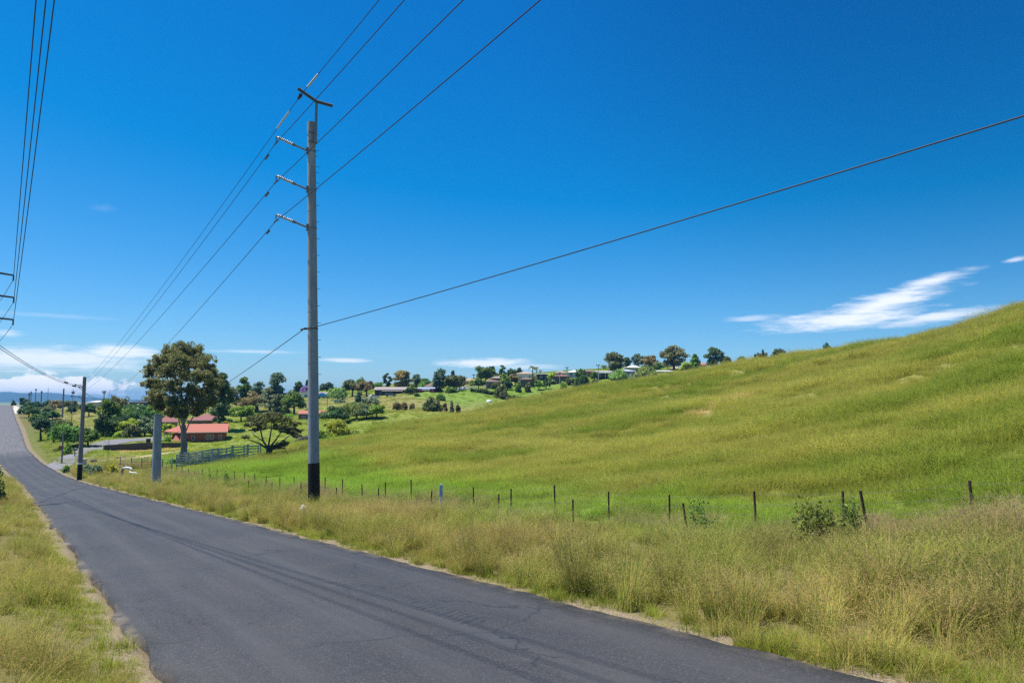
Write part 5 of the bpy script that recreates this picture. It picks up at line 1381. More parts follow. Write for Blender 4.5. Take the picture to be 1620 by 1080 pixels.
house('house', 'two-storey tan brick house with a hipped roof behind the dark hedge', 'house', 768, 793, 600, 603.5, 617, 293, .25, 9, 'hip', 'bricktan', 'brownroof', wins=((.22, .72), (.22, .28), (.7, .72)), ww=.15, wh=.2, group=G)
house('house', 'house showing only a grey-brown roof above the two-storey brick house', 'house', 776, 797, 594, 598, 607, 325, 0, 9, 'hip', 'brickb', 'greyroof', wins=((.3, .5), (.7, .5)), group=G, frame='darkframe')
house('house', 'dark brick house with a low brown roof right of the rounded trees', 'house', 822, 841, 596.5, 600, 608, 298, -.1, 8, 'hip', 'brickb', 'brownroof', wins=((.3, .5), (.7, .5)), group=G, frame='darkframe')
house('house', 'house with a wide cream roof left of the palms', 'house', 816, 846, 587, 591, 600, 345, 0, 10, 'hip', 'white', 'tanroof', wins=((.75, .5), (.9, .5)), ww=.08, group=G)
house('house', 'house with a flat white roof right of the palms', 'house', 849, 872, 590, 591.5, 602, 325, 0, 9, 'skillion', 'darkwall', 'whiteroof', wins=((.3, .55), (.7, .55)), ww=.2, group=G)
house('house', 'low house with a red-brown tiled roof above the yellow lawn', 'house', 876, 902, 592, 595, 604, 306, 0, 8, 'hip', 'brickb', 'maroonroof', wins=((.25, .5), (.55, .5), (.8, .5)), ww=.13, group=G, frame='darkframe')
house('house', 'tan-roofed house on the crest behind the low red-brown house', 'house', 878, 897, 586, 589.5, 596, 355, 0, 9, 'hip', 'cream', 'tanroof', wins=((.3, .5), (.7, .5)), group=G)
house('house', 'pale blue house with a white roof left of the big dark round tree', 'house', 896, 920, 585, 588.5, 597, 332, -.12, 9, 'hip', 'paleblue', 'whiteroof', wins=((.3, .55), (.65, .55)), ww=.2, wh=.5, group=G)
house('house', 'long red-brown roofed house right of the big dark round tree', 'house', 921, 947, 584.5, 587.5, 597, 330, 0, 9, 'hip', 'brick', 'brownroof', wins=((.3, .5), (.6, .5), (.82, .5)), ww=.12, group=G)
house('house', 'dark house with a long veranda under a thin pale roof', 'house', 944, 970, 586, 588, 599, 314, 0, 8, 'skillion', 'darkwall', 'whiteroof', wins=((.2, .5), (.5, .5), (.8, .5)), ww=.18, group=G, veranda=(.05, .95, 2.4))
house('house', 'mauve boarded house between the two pale willows', 'house', 982, 1006, 584, 587, 600, 318, .1, 8, 'hip', 'mauve', 'blueroof', wins=((.3, .62), (.72, .62)), ww=.15, wh=.3, group=G)
house('house', 'house with a pale green-white roof above the big willow', 'house', 991, 1014, 577, 581, 590, 345, 0, 9, 'hip', 'cream', 'whiteroof', wins=((.3, .5), (.7, .5)), group=G)
house('house', 'white-roofed cream house with two dark windows at the hill edge', 'house', 1039, 1064, 585, 587.3, 600, 330, -.05, 8, 'skillion', 'cream', 'whiteroof', wins=((.25, .62), (.62, .62)), ww=.2, wh=.3, group=G)
house('house', 'house with a tan roof half hidden under the tallest far gum tree', 'house', 1060, 1083, 579.5, 583, 592, 352, 0, 9, 'hip', 'brickb', 'tanroof', wins=((.3, .5), (.7, .5)), group=G, frame='darkframe')
house('house', 'small house with a pale gable behind the white-roofed cream house', 'house', 1046, 1058, 575.5, 579, 588, 372, 0, 7, 'gable', 'cream', 'tanroof', wins=((.5, .5),), group=G)
house('house', 'house with a red wall corner between two dark trees on the ridge', 'house', 1108, 1119, 574, 577, 585, 372, 0, 7, 'gable', 'brick', 'redroof', wins=((.5, .5),), group=G)
house('shed', 'long dark-roofed shed on the skyline left of the big gum tree', 'shed', 203, 240, 633.5, 636.2, 644, 330, 0, 12, 'skillion', 'darkwall', 'navyroof', wins=((.5, .5),), ww=.06)
house('shed', 'shed with a shining white roof behind the leaning timber pole', 'shed', 139, 155, 634, 636, 642, 345, 0, 8, 'skillion', 'cream', 'whiteroof', wins=((.5, .5),), ww=.1)
house('house', 'pale house glimpsed under the far gums left of the tall pole', 'house', 402, 424, 621, 624, 633, 345, 0, 8, 'hip', 'cream', 'whiteroof', wins=((.3, .5), (.7, .5)))
house('house', 'white house behind the mauve jacaranda at the tall pole', 'house', 474, 505, 617, 621, 631, 330, 0, 8, 'hip', 'white', 'navyroof', wins=((.3, .5), (.6, .5)))
house('house', 'small pale house right of the tall pole beside a blue tarpaulin', 'house', 497, 522, 620, 623, 632, 318, 0, 7, 'skillion', 'cream', 'greyroof', wins=((.5, .5),))
p = P(509.5, 629, 305); z0 = tz(p[0], 305)
root = thing('trailer', 'trailer load under a bright blue tarpaulin right of the tall pole', 'trailer', (p[0], 305, z0 + .1))
mb = MB(); mb.prism([(-1.6, .7), (1.6, .7), (1.5, 1.8), (.6, 2.4), (-.7, 2.3), (-1.5, 1.7)], -1, 1); mb.build('tarpaulin', M['bluetarp'], root)
mb = MB(); mb.box((0, 0, .55), (3.3, 2.0, .25)); mb.build('deck', M['steel'], root)
for sx in (-.9, .9): mb = MB(); mb.tube([(sx, -1.1, .35), (sx, -.85, .35)], .35, 12); mb.build('wheel', M['tyre'], root)

def car(label, px, Y, rz, paint, base=None):
    p = P(px, 625, Y); z0 = tz(p[0], Y) if base is None else P(px, base, Y)[2]
    root = thing('parked_car', label, 'car', (p[0], Y, z0), rz)
    mb = MB(); prof = [(-2.1, .35), (2.1, .35), (2.15, .7), (1.9, .85), (1.0, .95), (.45, 1.42), (-1.1, 1.45), (-1.75, .98), (-2.15, .9)]
    mb.prism(prof, -.85, .85); mb.build('body', M[paint], root)
    for s_ in (-1, 1):
        mb = MB(); mb.prism([(.85, .96), (.42, 1.34), (-1.05, 1.37), (-1.5, .98)], s_ * .852, s_ * .872); mb.build('window', M['glass'], root)
        for x_ in (-1.3, 1.35):
            mb = MB(); mb.tube([(x_, s_ * .70, .33), (x_, s_ * .90, .33)], .33, 14); o = mb.build('wheel', M['tyre'], root)
            mb = MB(); mb.tube([(x_, s_ * .88, .33), (x_, s_ * .915, .33)], .19, 10); mb.build('rim', M['galv'], o)
        mb = MB(); mb.box((2.12, s_ * .6, .72), (.1, .35, .14)); mb.build('headlight', M['porc'], root)
    return root
car('white car parked at the left end of the long low brown house', 592, 272, .5, 'carwhite')
car('grey car parked in front of the long low brown house', 618, 272, .1, 'cargrey')
car('white car standing by the yellow bank where the street begins', 731.5, 277, 1.3, 'carwhite')
car('dark car parked below the carport of the bright red-roofed house', 270, 151, .05, 'cardark', base=711)
YT = solve_depth(774, 635.5); p = P(774, 634.5, YT); z0 = tz(p[0], YT)
root = thing('water_tank', 'low white dome-shaped tank in the rough paddock under the dark round tree', 'tank', (p[0], YT, z0 + .25))
mb = MB(); rp = [(1.1, -.8), (1.1, .05), (1.0, .22), (.7, .38), (.25, .45)]
mb.tube([(0, 0, z_) for r_, z_ in rp], [r_ for r_, z_ in rp], 20); mb.build('shell', M['white'], root)
mb = MB(); mb.tube([(0, 0, .44), (0, 0, .52)], .22, 12); mb.build('lid', M['white'], root)
p = P(706, 634, 225)

# yellow and orange banks are bare earth: part of the ground
# clipped hedges
def hedge(label, px0, px1, ytop, ybot, Y, leaf='dark'):
    a, b_ = P(px0, ybot, Y), P(px1, ybot, Y); rng = np.random.default_rng(int(px0)); n_ = int((b_[0] - a[0]) / .9) + 2
    h_ = (ybot - ytop) / F * Y; x_ = np.linspace(a[0], b_[0], n_); z_ = terr(x_, np.full(n_, Y))
    root = thing('hedge', label, 'hedge', ((a[0] + b_[0]) / 2, Y, float(z_.mean())))
    c = np.stack([x_ - root.location.x, rng.normal(0, .2, n_), z_ - root.location.z + h_ * .5], 1); rd_ = np.tile((.8, .9, h_ * .55), (n_, 1)) * rng.uniform(.8, 1.15, (n_, 1))
    v, q, tone = leaves(c, rd_, np.ones(n_), 60, .5, rng)
    link('foliage', arr_mesh('foliage', v, q, attrs={'tone': ('FLOAT', 'POINT', tone)}), LEAF[leaf], root)
    mb = MB()
    for i in range(0, n_, 2): mb.tube([tuple(c[i] * (1, 1, 0) + np.array((0, 0, z_[i] - root.location.z - .2))), tuple(c[i])], .08, 5)
    mb.build('stem', M['darkbark'], root)
hedge('long dark clipped hedge below the two-storey tan brick house', 746, 785, 617, 623, 272)
hedge('low green hedge right of the dark round tree below the lawn', 803, 833, 618, 623.5, 268, 'mid')

# ------------------------------------------------------------------ trees and shrubs
# the big gum
BG = P(291, 729, 107); zg = tz(BG[0], 107)
root = thing('gum_tree', 'big lone gum tree with a pale trunk towering over the red-roofed house', 'tree', (BG[0], 107, zg))
rng = np.random.default_rng(77)
def gl(px, py, dy=0.0): 
    p = P(px, py, 107 + dy); return np.array((p[0] - BG[0], p[1] - 107, p[2] - zg))
CL = [(288, 553, 16, 0), (268, 558, 17, -2), (306, 556, 18, 1), (252, 572, 17, 1), (322, 572, 18, -1), (283, 572, 19, -4), (303, 577, 20, 4), (240, 588, 15, 2), (334, 590, 16, 1), (262, 588, 18, -4), (318, 596, 17, -4),
      (290, 594, 18, 5), (236, 606, 14, -1), (250, 610, 17, 4), (272, 612, 17, -5), (340, 606, 12, -2), (305, 618, 17, -3), (328, 618, 16, 3), (245, 628, 16, -2), (262, 634, 16, 3), (280, 636, 15, -4), (318, 636, 16, -2), (300, 640, 14, 4), (252, 642, 12, 3), (335, 634, 13, 3), (272, 650, 11, -3), (310, 650, 11, 1), (288, 655, 9, -3)]
cent = np.array([gl(a, b_, d_) for a, b_, r_, d_ in CL]); crad = np.array([(r_, r_, r_ * .74) for a, b_, r_, d_ in CL]) / F * 107 * .88
sub, srad = [], []
for c_, r_ in zip(cent, crad):                                  # every bough breaks into sprays
    n_ = 40; u = rand_unit(n_, rng); sub.append(c_ + u * r_ * rng.uniform(.15, 1.25, (n_, 1)) ** .8); srad.append(np.tile(r_, (n_, 1)) * rng.uniform(.2, .55, (n_, 1)))
sub, srad = np.concatenate(sub), np.concatenate(srad)
v, q, tone = leaves(sub, srad, np.ones(len(sub)), 62, .155, rng, 2.0, .35)
link('crown', arr_mesh('crown', v, q, attrs={'tone': ('FLOAT', 'POINT', tone)}), LEAF['gum'], root)
mb = MB(); fork = gl(290, 672)
mb.tube([gl(291, 735), gl(291, 725), gl(291, 705), gl(290.5, 688), fork], [.72, .52, .44, .40, .38], 14); mb.build('trunk', M['bark'], root)
LIMB = [[(290, 672), (281, 640), (268, 606), (258, 580)], [(290, 672), (300, 640), (312, 600), (316, 575)], [(290, 673), (287, 630), (286, 590), (288, 560)], [(288, 684), (283, 666), (281, 646), (276, 628)],
        [(293, 684), (300, 668), (312, 650), (326, 625)], [(284, 655), (264, 640), (248, 620), (240, 600)], [(303, 630), (322, 612), (334, 596)]]
for i, L_ in enumerate(LIMB):
    mb = MB(); dy = rng.uniform(-1.5, 1.5); pts = [gl(a, b_, dy * k / len(L_)) for k, (a, b_) in enumerate(L_)]; r0 = (.24, .22, .24, .10, .12, .12, .12)[i]
    mb.tube(pts, list(np.linspace(r0, .03, len(pts))), 8)
    for k in range(1, len(pts)):                                # twigs reaching for the nearest sprays
        near = np.argsort(np.linalg.norm(cent - pts[k], axis=1))[:3]
        for j in near: mb.tube([pts[k], pts[k] * .4 + cent[j] * .6 + rng.normal(0, .2, 3), cent[j]], [r0 * .35, r0 * .2, .015], 5, False)
    mb.build('limb', M['bark'], root)

# the dark spreading tree at the foot of the hill
DB = P(425, 716, 100); zd = tz(DB[0], 100)
root = thing('acacia_tree', 'dark spreading tree with bare forking limbs at the left foot of the hill', 'tree', (DB[0], 100, zd))
def dl(px, py, dy=0.0):
    p = P(px, py, 100 + dy); return np.array((p[0] - DB[0], p[1] - 100, p[2] - zd))
TW = [[(425, 716), (424, 708)], [(424, 709), (416, 697), (412, 680), (405, 668), (398, 664)], [(424, 709), (427, 692), (430, 675), (428, 662)], [(425, 709), (436, 696), (444, 684), (452, 672)], [(424, 710), (410, 701), (398, 697), (388, 692)], [(426, 710), (444, 700), (456, 690), (468, 684)],
      [(430, 675), (440, 668), (448, 664)], [(412, 682), (420, 672), (424, 664)], [(427, 712), (440, 708), (450, 702)], [(416, 697), (404, 690), (396, 680)], [(445, 684), (458, 678), (468, 672)]]
mb = MB(); mb.tube([dl(425.5, 719), dl(424.5, 711), dl(424.5, 707)], [.42, .32, .24], 10); mb.build('trunk', M['darkbark'], root)
for i, L_ in enumerate(TW[1:]):
    mb = MB(); dy = (-1, 1, .5, -2, 1.5, 0, 1, -1, 1, 0)[i]; mb.tube([dl(a, b_, dy * k / 3) for k, (a, b_) in enumerate(L_)], list(np.linspace(.16 if i < 5 else .09, .025, len(L_))), 7)
    mb.build('limb', M['darkbark'], root)
CL = [(398, 663, 12, 3.2), (412, 659, 11, 3), (428, 656, 13, 4), (444, 658, 11, 3.5), (455, 665, 10, 3), (468, 670, 9, 2.6), (472, 682, 8, 2.2), (462, 678, 9, 2.5), (408, 668, 11, 3), (420, 666, 10, 3), (438, 667, 10, 3), (394, 672, 7, 2), (388, 691, 6, 1.4), (450, 701, 9, 2.6), (436, 706, 8, 2.6), (466, 686, 7, 2), (403, 679, 7, 1.8), (448, 674, 7, 2), (424, 674, 9, 2.6), (436, 676, 9, 2.4), (412, 676, 8, 2.2), (402, 670, 10, 3), (450, 680, 8, 2.2), (460, 684, 8, 2.2), (418, 663, 11, 3.4), (436, 661, 11, 3.4), (470, 690, 7, 1.8), (444, 704, 9, 3), (430, 709, 7, 2.4)]
cent = np.array([dl(a, b_, rng.uniform(-3, 3)) for a, b_, r_, h_ in CL]); crad = np.array([(r_ * 1.1, r_ * 1.1, h_ * 1.9) for a, b_, r_, h_ in CL]) / F * 100
sub, srad = [], []
for c_, r_ in zip(cent, crad):
    n_ = 16; u = rand_unit(n_, rng); sub.append(c_ + u * r_ * rng.uniform(.3, 1.0, (n_, 1))); srad.append(np.tile(r_, (n_, 1)) * rng.uniform(.25, .42, (n_, 1)))
v, q, tone = leaves(np.concatenate(sub), np.concatenate(srad), np.ones(len(cent) * 16), 34, .125, rng, 2.2)
link('crown', arr_mesh('crown', v, q, attrs={'tone': ('FLOAT', 'POINT', tone)}), LEAF['bush'], root)

T = tree
# around the gum and left of the tall pole
T('dark drooping tree pressed against the right side of the big gum', 349, 32, 588, 176, 'gum', 'dark', 4200, .12, pxs=1.4)
T('dense dark tree between the maroon roof and the bright green tree', 352, 32, 638, 205, 'round', 'dark', 1800, .1)
T('rounded olive gum just right of the big gum tree', 363, 27, 607, 262, 'round', 'gum', 1800, .25, base=655)
T('tall narrow green gum with leaning layered crown left of the paler gums', 386, 22, 594, 275, 'gum', 'mid', 1500, .35, base=648)
T('thin pale see-through gum left of the tallest gum in its row', 408, 24, 602, 290, 'gum', 'blue', 900, .3, base=650)
T('low rusty-brown wattle in front of the thin pale gum', 404, 38, 617, 272, 'clumpy', 'brown', 1500, .1, base=652)
T('tallest gum of the row left of the tall pole, its crown broken in two', 437, 30, 588, 285, 'gum', 'blue', 1900, .3, base=656)
T('grey-green gum with a bare dark trunk above the spreading tree', 428, 46, 610, 232, 'gum', 'greyg', 2300, .4, base=657)
T('dense rounded green tree beside the red shed left of the tall pole', 466, 32, 616, 222, 'round', 'mid', 2400, .14, base=656)
T('small domed tree on the skyline left of the tall pole', 471, 15, 602.5, 350, 'gum', 'dark', 700, .4)
T('dark pine touching the left edge of the tall pole', 485, 9, 600, 372, 'conifer', 'pine', 500, .05)
T('mauve flowering jacaranda touching the left edge of the tall pole', 483, 15, 608, 342, 'round', 'purple', 700, .15, name='jacaranda_tree')
T('bright yellow-green tree standing on the lawn right of the big gum', 383, 35, 640, 214, 'clumpy', 'bright', 2200, .12, base=667)
T('small clipped round bush on the lawn right of the bright yellow-green tree', 362, 12, 661, 195, 'shrub', 'dark', 600, cat='shrub')
T('golden flowering bush at the right gable of the bright red roof', 341, 7, 667, 182, 'shrub', 'gold', 350, cat='shrub')
T('golden flowering hedge bush right of the maroon roof', 356, 14, 665, 190, 'shrub', 'gold', 500, cat='shrub')
T('green bush between the two golden bushes', 348, 9, 666, 186, 'shrub', 'mid', 400, cat='shrub')
T('low dark bush left of the red shed', 459, 16, 655, 215, 'shrub', 'bright', 500, cat='shrub')
T('olive scrub along the back of the lawn above the spreading tree', 436, 30, 656, 224, 'shrub', 'bush', 900, cat='shrub')
T('grey scrub behind the bare trunk of the grey-green gum', 447, 26, 640, 246, 'shrub', 'greyg', 700, cat='shrub', base=656)
T('dark shrub against the foot of the lawn slope near the tall pole', 488, 10, 648, 240, 'shrub', 'dark', 400, cat='shrub')
T('distant brown tree line clump behind the low rusty wattle', 385, 34, 626, 320, 'clumpy', 'bush', 900, .1, base=648)
T('dark tree behind the rounded olive gum on the skyline', 343, 22, 622, 330, 'round', 'pine', 600, .1, base=650)
# right of the tall pole
T('round-headed dark pine on the skyline just right of the tall pole', 516, 21, 603.5, 352, 'clumpy', 'pine', 900, .25)
T('pale green weeping willow above the grove of lawn trees', 534, 26, 610, 296, 'willow', 'pale', 1300, .08, base=632)
T('dark olive tree at the left of the big skyline clump', 557, 25, 599, 322, 'clumpy', 'bush', 1400, .12, base=627)
T('pointed dark tree rising from the middle of the big skyline clump', 572, 16, 595.5, 335, 'round', 'mid', 900, .15, base=625)
T('brown-green gum at the right of the big skyline clump', 580, 26, 601, 318, 'clumpy', 'brown', 1400, .1, base=627)
T('small bright tree between the skyline clump and the long low brown house', 595, 20, 603, 345, 'round', 'mid', 700, .1, base=617)
T('dark rounded tree at the left of the lawn grove', 531, 42, 641, 176, 'clumpy', 'dark', 2800, .12)
T('soft pale willow in the middle of the lawn grove', 564, 40, 634, 180, 'willow', 'pale', 2600, .22)
T('darker willow-like tree right of the soft pale willow', 580, 30, 638, 179, 'round', 'greyg', 1700, .2)
T('glossy bright tree at the right end of the lawn grove', 596, 24, 638, 177, 'clumpy', 'bright', 1900, .18)
T('bluish cone-shaped tree standing behind the lawn grove', 567, 16, 618, 240, 'conifer', 'blue', 1000, .05)
T('grey-brown bushy tree behind the right end of the lawn grove', 586, 24, 627, 238, 'round', 'greyg', 1200, .1)
T('small blue-green bush below the pale weeping willow', 537, 16, 630, 262, 'shrub', 'blue', 500, cat='shrub')
T('large yellow-green bush right of the tall pole at the hill foot', 535, 36, 662, 148, 'shrub', 'yellow', 2600, cat='shrub')
T('smaller yellow-green bush touching the right edge of the tall pole', 511, 22, 678, 140, 'shrub', 'bright', 1500, cat='shrub')
T('low bright weeds right of the large yellow-green bush', 562, 20, 679, 150, 'shrub', 'bright', 600, cat='shrub')
T('thin dark two-headed pine above the long low brown house', 613, 14, 589, 325, 'bunya', 'pine', 650, .25)
T('broad brownish gum above the long low brown house', 636, 27, 584.5, 322, 'gum', 'brown', 1600, .22)
T('bluish domed gum right of the broad brownish gum', 659, 17, 590.5, 330, 'gum', 'blue', 1000, .15)
T('green tree on the left of the hipped brown tile roof', 673, 20, 597, 340, 'round', 'mid', 900, .1)
T('yellow-green bush under the bluish domed gum', 667, 12, 603, 322, 'shrub', 'bright', 500, cat='shrub')
T('tall open gum with tufted branches left of the climbing street', 696, 24, 581.5, 318, 'gum', 'blue', 1100, .2, base=620)
T('dark pine tip behind the olive trees left of the climbing street', 716, 13, 585, 335, 'conifer', 'pine', 600, .1)
T('large olive tree right of the tall open gum', 711, 24, 592, 315, 'round', 'bush', 1400, .1, base=619)
T('dull green tree beside the tan-roofed house on the street', 727, 18, 592, 322, 'round', 'gum', 1100, .1, base=616)
T('plum-red bush left of the pale blue veranda roof', 660.5, 13, 613.5, 279, 'shrub', 'plum', 500, cat='shrub')
T('plum-red bush right of the pale blue veranda roof', 690, 18, 612.5, 279, 'shrub', 'plum', 700, cat='shrub')
T('dark green tree right of the long low brown house', 648.5, 15, 611.5, 280, 'round', 'dark', 900, .1, base=624)
T('round garden shrub below the left plum-red bush', 660, 7, 621, 264, 'shrub', 'dark', 350, cat='shrub')
T('green garden bushes below the large olive tree', 714, 17, 610, 284, 'shrub', 'mid', 700, cat='shrub', base=621)
T('large dark round bush alone in the rough paddock', 684, 25, 625, 203, 'shrub', 'bush', 2600, base=650)
T('green shrub on the bank above the large dark round bush', 697, 13, 621.5, 246, 'shrub', 'mid', 600, cat='shrub')
for i, (px, w_, yt, lab) in enumerate(((628, 11, 634.5, 'leftmost of three small paddock saplings in a row'), (640, 9.5, 635.5, 'middle one of three small paddock saplings in a row'), (652, 8.5, 636.5, 'rightmost of three small paddock saplings in a row'))):
    T(lab, px, w_, yt, 202, 'round', 'brown', 700, .3, name='sapling', group='paddock saplings')
T('thin sapling right of the large dark round bush', 704, 6.5, 636, 200, 'round', 'brown', 400, .3, name='sapling', group='paddock saplings')
T('tallest thin sapling right of the large dark round bush', 714.5, 9, 632, 198, 'conifer', 'greyg', 500, .15, name='sapling', group='paddock saplings')
T('last small sapling before the grassy hill cuts across', 725, 7, 638, 192, 'round', 'bush', 400, .2, name='sapling', group='paddock saplings')
T('thin dark bush left of the large dark round bush', 671, 8, 638, 205, 'shrub', 'bush', 400, cat='shrub')
# above the hill
T('big rounded green tree above the two-storey tan brick house', 768, 25, 577.5, 312, 'round', 'mid', 1900, .12, base=607)
T('dark tree right behind the big rounded green tree', 778, 12, 578, 335, 'clumpy', 'pine', 800, .2)
T('low brownish tree on the roofline of the grey-brown roof', 786, 12, 588, 330, 'round', 'bush', 600, .1)
T('dark bushy tree left of the two-storey tan brick house', 758, 18, 597.5, 287, 'clumpy', 'dark', 1200, .1, base=616)
T('dark bush against the two-storey tan brick house', 784, 11, 604, 283, 'round', 'bush', 700, .05, base=616)
T('golden bush at the yellow bank by the street', 745, 8, 600, 318, 'shrub', 'yellow', 350, cat='shrub')
T('pale green tree right of the two-storey tan brick house', 800, 14, 590, 296, 'round', 'bright', 1000, .05, base=614)
T('dark blue-green tree below the pale green one', 803, 14, 600, 286, 'round', 'pine', 900, .05, base=617)
T('wispy tall conifer left of the palms', 797, 13, 577, 336, 'bunya', 'mid', 700, .1)
T('broad dark tree right of the wispy conifer', 809, 14, 581.5, 332, 'round', 'dark', 900, .1)
T('pointed pine with a spreading base left of the cream roof', 822, 16, 580, 350, 'conifer', 'pine', 800, .1)
T('large dark round tree on the hill edge below the brick house', 792, 18, 607, 206, 'shrub', 'bush', 2200, base=630)
T('rust-brown tree left of the dark brick house', 815, 16, 590, 300, 'clumpy', 'brown', 1000, .08, base=611)
T('bright round bush at the foot of the rust-brown tree', 820, 9, 602.5, 284, 'shrub', 'mid', 450, cat='shrub')
T('shrub on the lawn right of the pale lawn pole', 835, 8, 604, 286, 'shrub', 'bush', 400, cat='shrub')
T('flat-topped shrub on the yellow lawn below the palms', 852, 11, 600.5, 290, 'umbrella', 'mid', 500, .35, name='shrub', cat='shrub')
T('second flat-topped shrub casting shade on the yellow lawn', 864, 11, 599.5, 292, 'umbrella', 'dark', 500, .35, name='shrub', cat='shrub')
T('olive bush in front of the cream-roofed house', 845, 14, 595, 308, 'shrub', 'bush', 500, cat='shrub')
T('yellow-green tree right of the flat white roof', 872, 11, 589, 314, 'round', 'yellow', 700, .1)
T('green bush at the foot of the yellow-green tree', 873, 11, 597, 306, 'shrub', 'dark', 400, cat='shrub')
T('round bright bush below the low red-brown house', 892, 10, 602, 282, 'shrub', 'bright', 600, cat='shrub')
T('bushes in front of the pale blue house', 903, 12, 596, 300, 'shrub', 'bush', 450, cat='shrub')
T('big dark round tree in front of the far houses', 920, 21, 582, 280, 'shrub', 'dark', 2600, .04, base=614)
T('bush under the eaves of the long red-brown roofed house', 941, 12, 587, 312, 'round', 'mid', 600, .05)
T('dark bush at the hill edge below the veranda house', 943, 14, 600, 262, 'shrub', 'dark', 700, cat='shrub', base=612)
T('yellow-green bush at the hill edge below the veranda house', 958, 22, 599, 258, 'shrub', 'yellow', 1000, cat='shrub', base=610)
T('pale willow left of the mauve boarded house', 979, 25, 582, 272, 'willow', 'pale', 1700, .05, base=606)
T('big spreading gum behind the willows on the far crest', 973, 34, 555.5, 342, 'gum', 'bush', 2000, .15)
T('small domed gum right of the big spreading gum', 993, 12, 564, 362, 'gum', 'dark', 600, .25)
T('dome-shaped gum above the big willow on the far crest', 1012, 20, 558.5, 362, 'round', 'blue', 1100, .15)
T('wide brownish gum right of the dome-shaped one', 1031, 28, 561, 355, 'gum', 'brown', 1300, .1)
T('big pale willow at the hill edge right of the mauve house', 1024, 30, 576, 268, 'willow', 'pale', 2200, .04, base=601)
T('grey-green bush left below the big pale willow', 1004, 17, 588, 262, 'shrub', 'greyg', 800, cat='shrub', base=602)
T('dark tree left of the white-roofed cream house', 1041, 16, 573, 340, 'round', 'mid', 700, .1)
T('tallest gum on the far crest with layered open boughs', 1068, 37, 544.5, 345, 'gum', 'gum', 2200, .15)
T('smooth cone-shaped green tree right of the tallest far gum', 1101, 20, 558.5, 338, 'conifer', 'mid', 1400, .05)
T('yellow-green tree at the foot of the cone-shaped one', 1087, 17, 571, 322, 'round', 'yellow', 900, .05)
T('low olive bush before the tan roof at the hill edge', 1060, 14, 588, 300, 'shrub', 'bush', 400, cat='shrub')
T('domed dark gum standing on the hill crest', 1131, 26, 548, 352, 'gum', 'dark', 1500, .15)
T('smaller domed gum right of the one on the hill crest', 1150, 15, 560, 356, 'round', 'bush', 800, .15)
T('thin flat-branched pine on the hill crest', 1175.5, 12, 562.5, 372, 'umbrella', 'pine', 350, .5, name='pine_tree')
T('small dark tree left of the black cypress', 1197, 6, 559, 380, 'round', 'pine', 250, .1)
T('soft olive tree around the black cypress', 1208, 22, 557, 385, 'round', 'gum', 700, .1)
T('thin black cypress on the hill crest', 1209.5, 3.4, 552, 378, 'cypress', 'pine', 300, .02)
T('umbrella-shaped tree on the hill crest', 1236, 23, 550, 380, 'umbrella', 'bush', 800, .2)
T('last small tree top peeping over the grassy hill', 1311.5, 12, 539.5, 384, 'umbrella', 'dark', 400, .2)
for i, (px, w_, yt, lab) in enumerate(((803, 5, 625, 'dark little bush right below the large dark round tree'), (813, 5.5, 623, 'dark post-like bush on the hill edge right of the round tree'), (857.5, 4.5, 616.5, 'lone little bush on the hill edge below the yellow lawn'), (871, 8, 614, 'spindly bush on the hill edge right of the lone little one'))):
    T(lab, px, w_, yt, (182, 178, 172, 170)[i], 'shrub', 'bush', 300, cat='shrub')
# left: along the road and the far rise
T('dark tree at the road crest leftmost under the skyline poles', 38, 13, 628, 400, 'clumpy', 'pine', 700, .1)
T('small bush on the verge at the very crest of the road', 21.5, 6, 631.5, 425, 'shrub', 'pine', 250, cat='shrub')
T('dark pine mass under the leftmost skyline poles', 52, 26, 634, 345, 'clumpy', 'pine', 1500, .08, base=652)
T('broad dark pine beside the climbing road', 46, 30, 640, 300, 'clumpy', 'dark', 1700, .08, base=661)
T('shaggy dark pine right of the broad one by the climbing road', 68, 26, 641, 290, 'clumpy', 'bush', 1500, .08, base=661)
T('dark tree below the hair-thin pale mast', 76, 18, 632, 350, 'round', 'pine', 800, .1)
T('green bushy tree halfway up the climbing road', 58, 20, 653, 235, 'round', 'mid', 1200, .08, base=671)
T('dark pine with a bare trunk and shadow on the roadside lawn', 68, 29, 659, 168, 'clumpy', 'pine', 2200, .22, base=697)
T('dark brush behind the pine on the roadside lawn', 96, 34, 662, 195, 'clumpy', 'bush', 1600, .05, base=692)
T('large bright green bush left of the leaning timber pole', 109, 50, 668, 148, 'round', 'mid', 3400, .04, base=708)
T('large green bush right behind the leaning timber pole', 143, 30, 674, 142, 'round', 'mid', 2200, .04, base=706)
T('yellowish weedy shrub by the letterbox', 112, 12, 698, 126, 'shrub', 'bright', 600, cat='shrub')
T('rusty brown tree on the rise left of the timber pole', 90, 20, 632, 330, 'round', 'brown', 900, .1)
T('olive tree on the rise right of the thick skyline pole', 111, 17, 632.5, 310, 'clumpy', 'bush', 900, .15)
T('small tree with a trunk in the meadow left of the timber pole', 114, 11, 640, 262, 'round', 'dark', 600, .2, base=655)
T('dark tree directly right of the timber pole on the meadow', 142, 17, 636, 255, 'clumpy', 'dark', 1000, .1, base=659)
T('brownish tree behind the timber pole on the skyline', 128, 12, 637, 300, 'round', 'bush', 500, .15)
T('big leafy green tree right of the leaning timber pole', 174, 34, 628.5, 196, 'clumpy', 'mid', 3000, .08, base=688)
T('dark shaded tree under the big leafy green tree', 178, 34, 655, 184, 'round', 'dark', 2000, .04, base=690)
T('olive domed tree top rising behind the big leafy tree', 190, 32, 624, 250, 'round', 'gum', 1500, .1, base=665)
T('wide dark green tree mass left of the big gum', 215, 42, 637, 215, 'clumpy', 'dark', 2600, .06, base=672)
T('mid-green tree between the leafy tree and the big gum', 196, 30, 642, 205, 'clumpy', 'mid', 1700, .06, base=680)
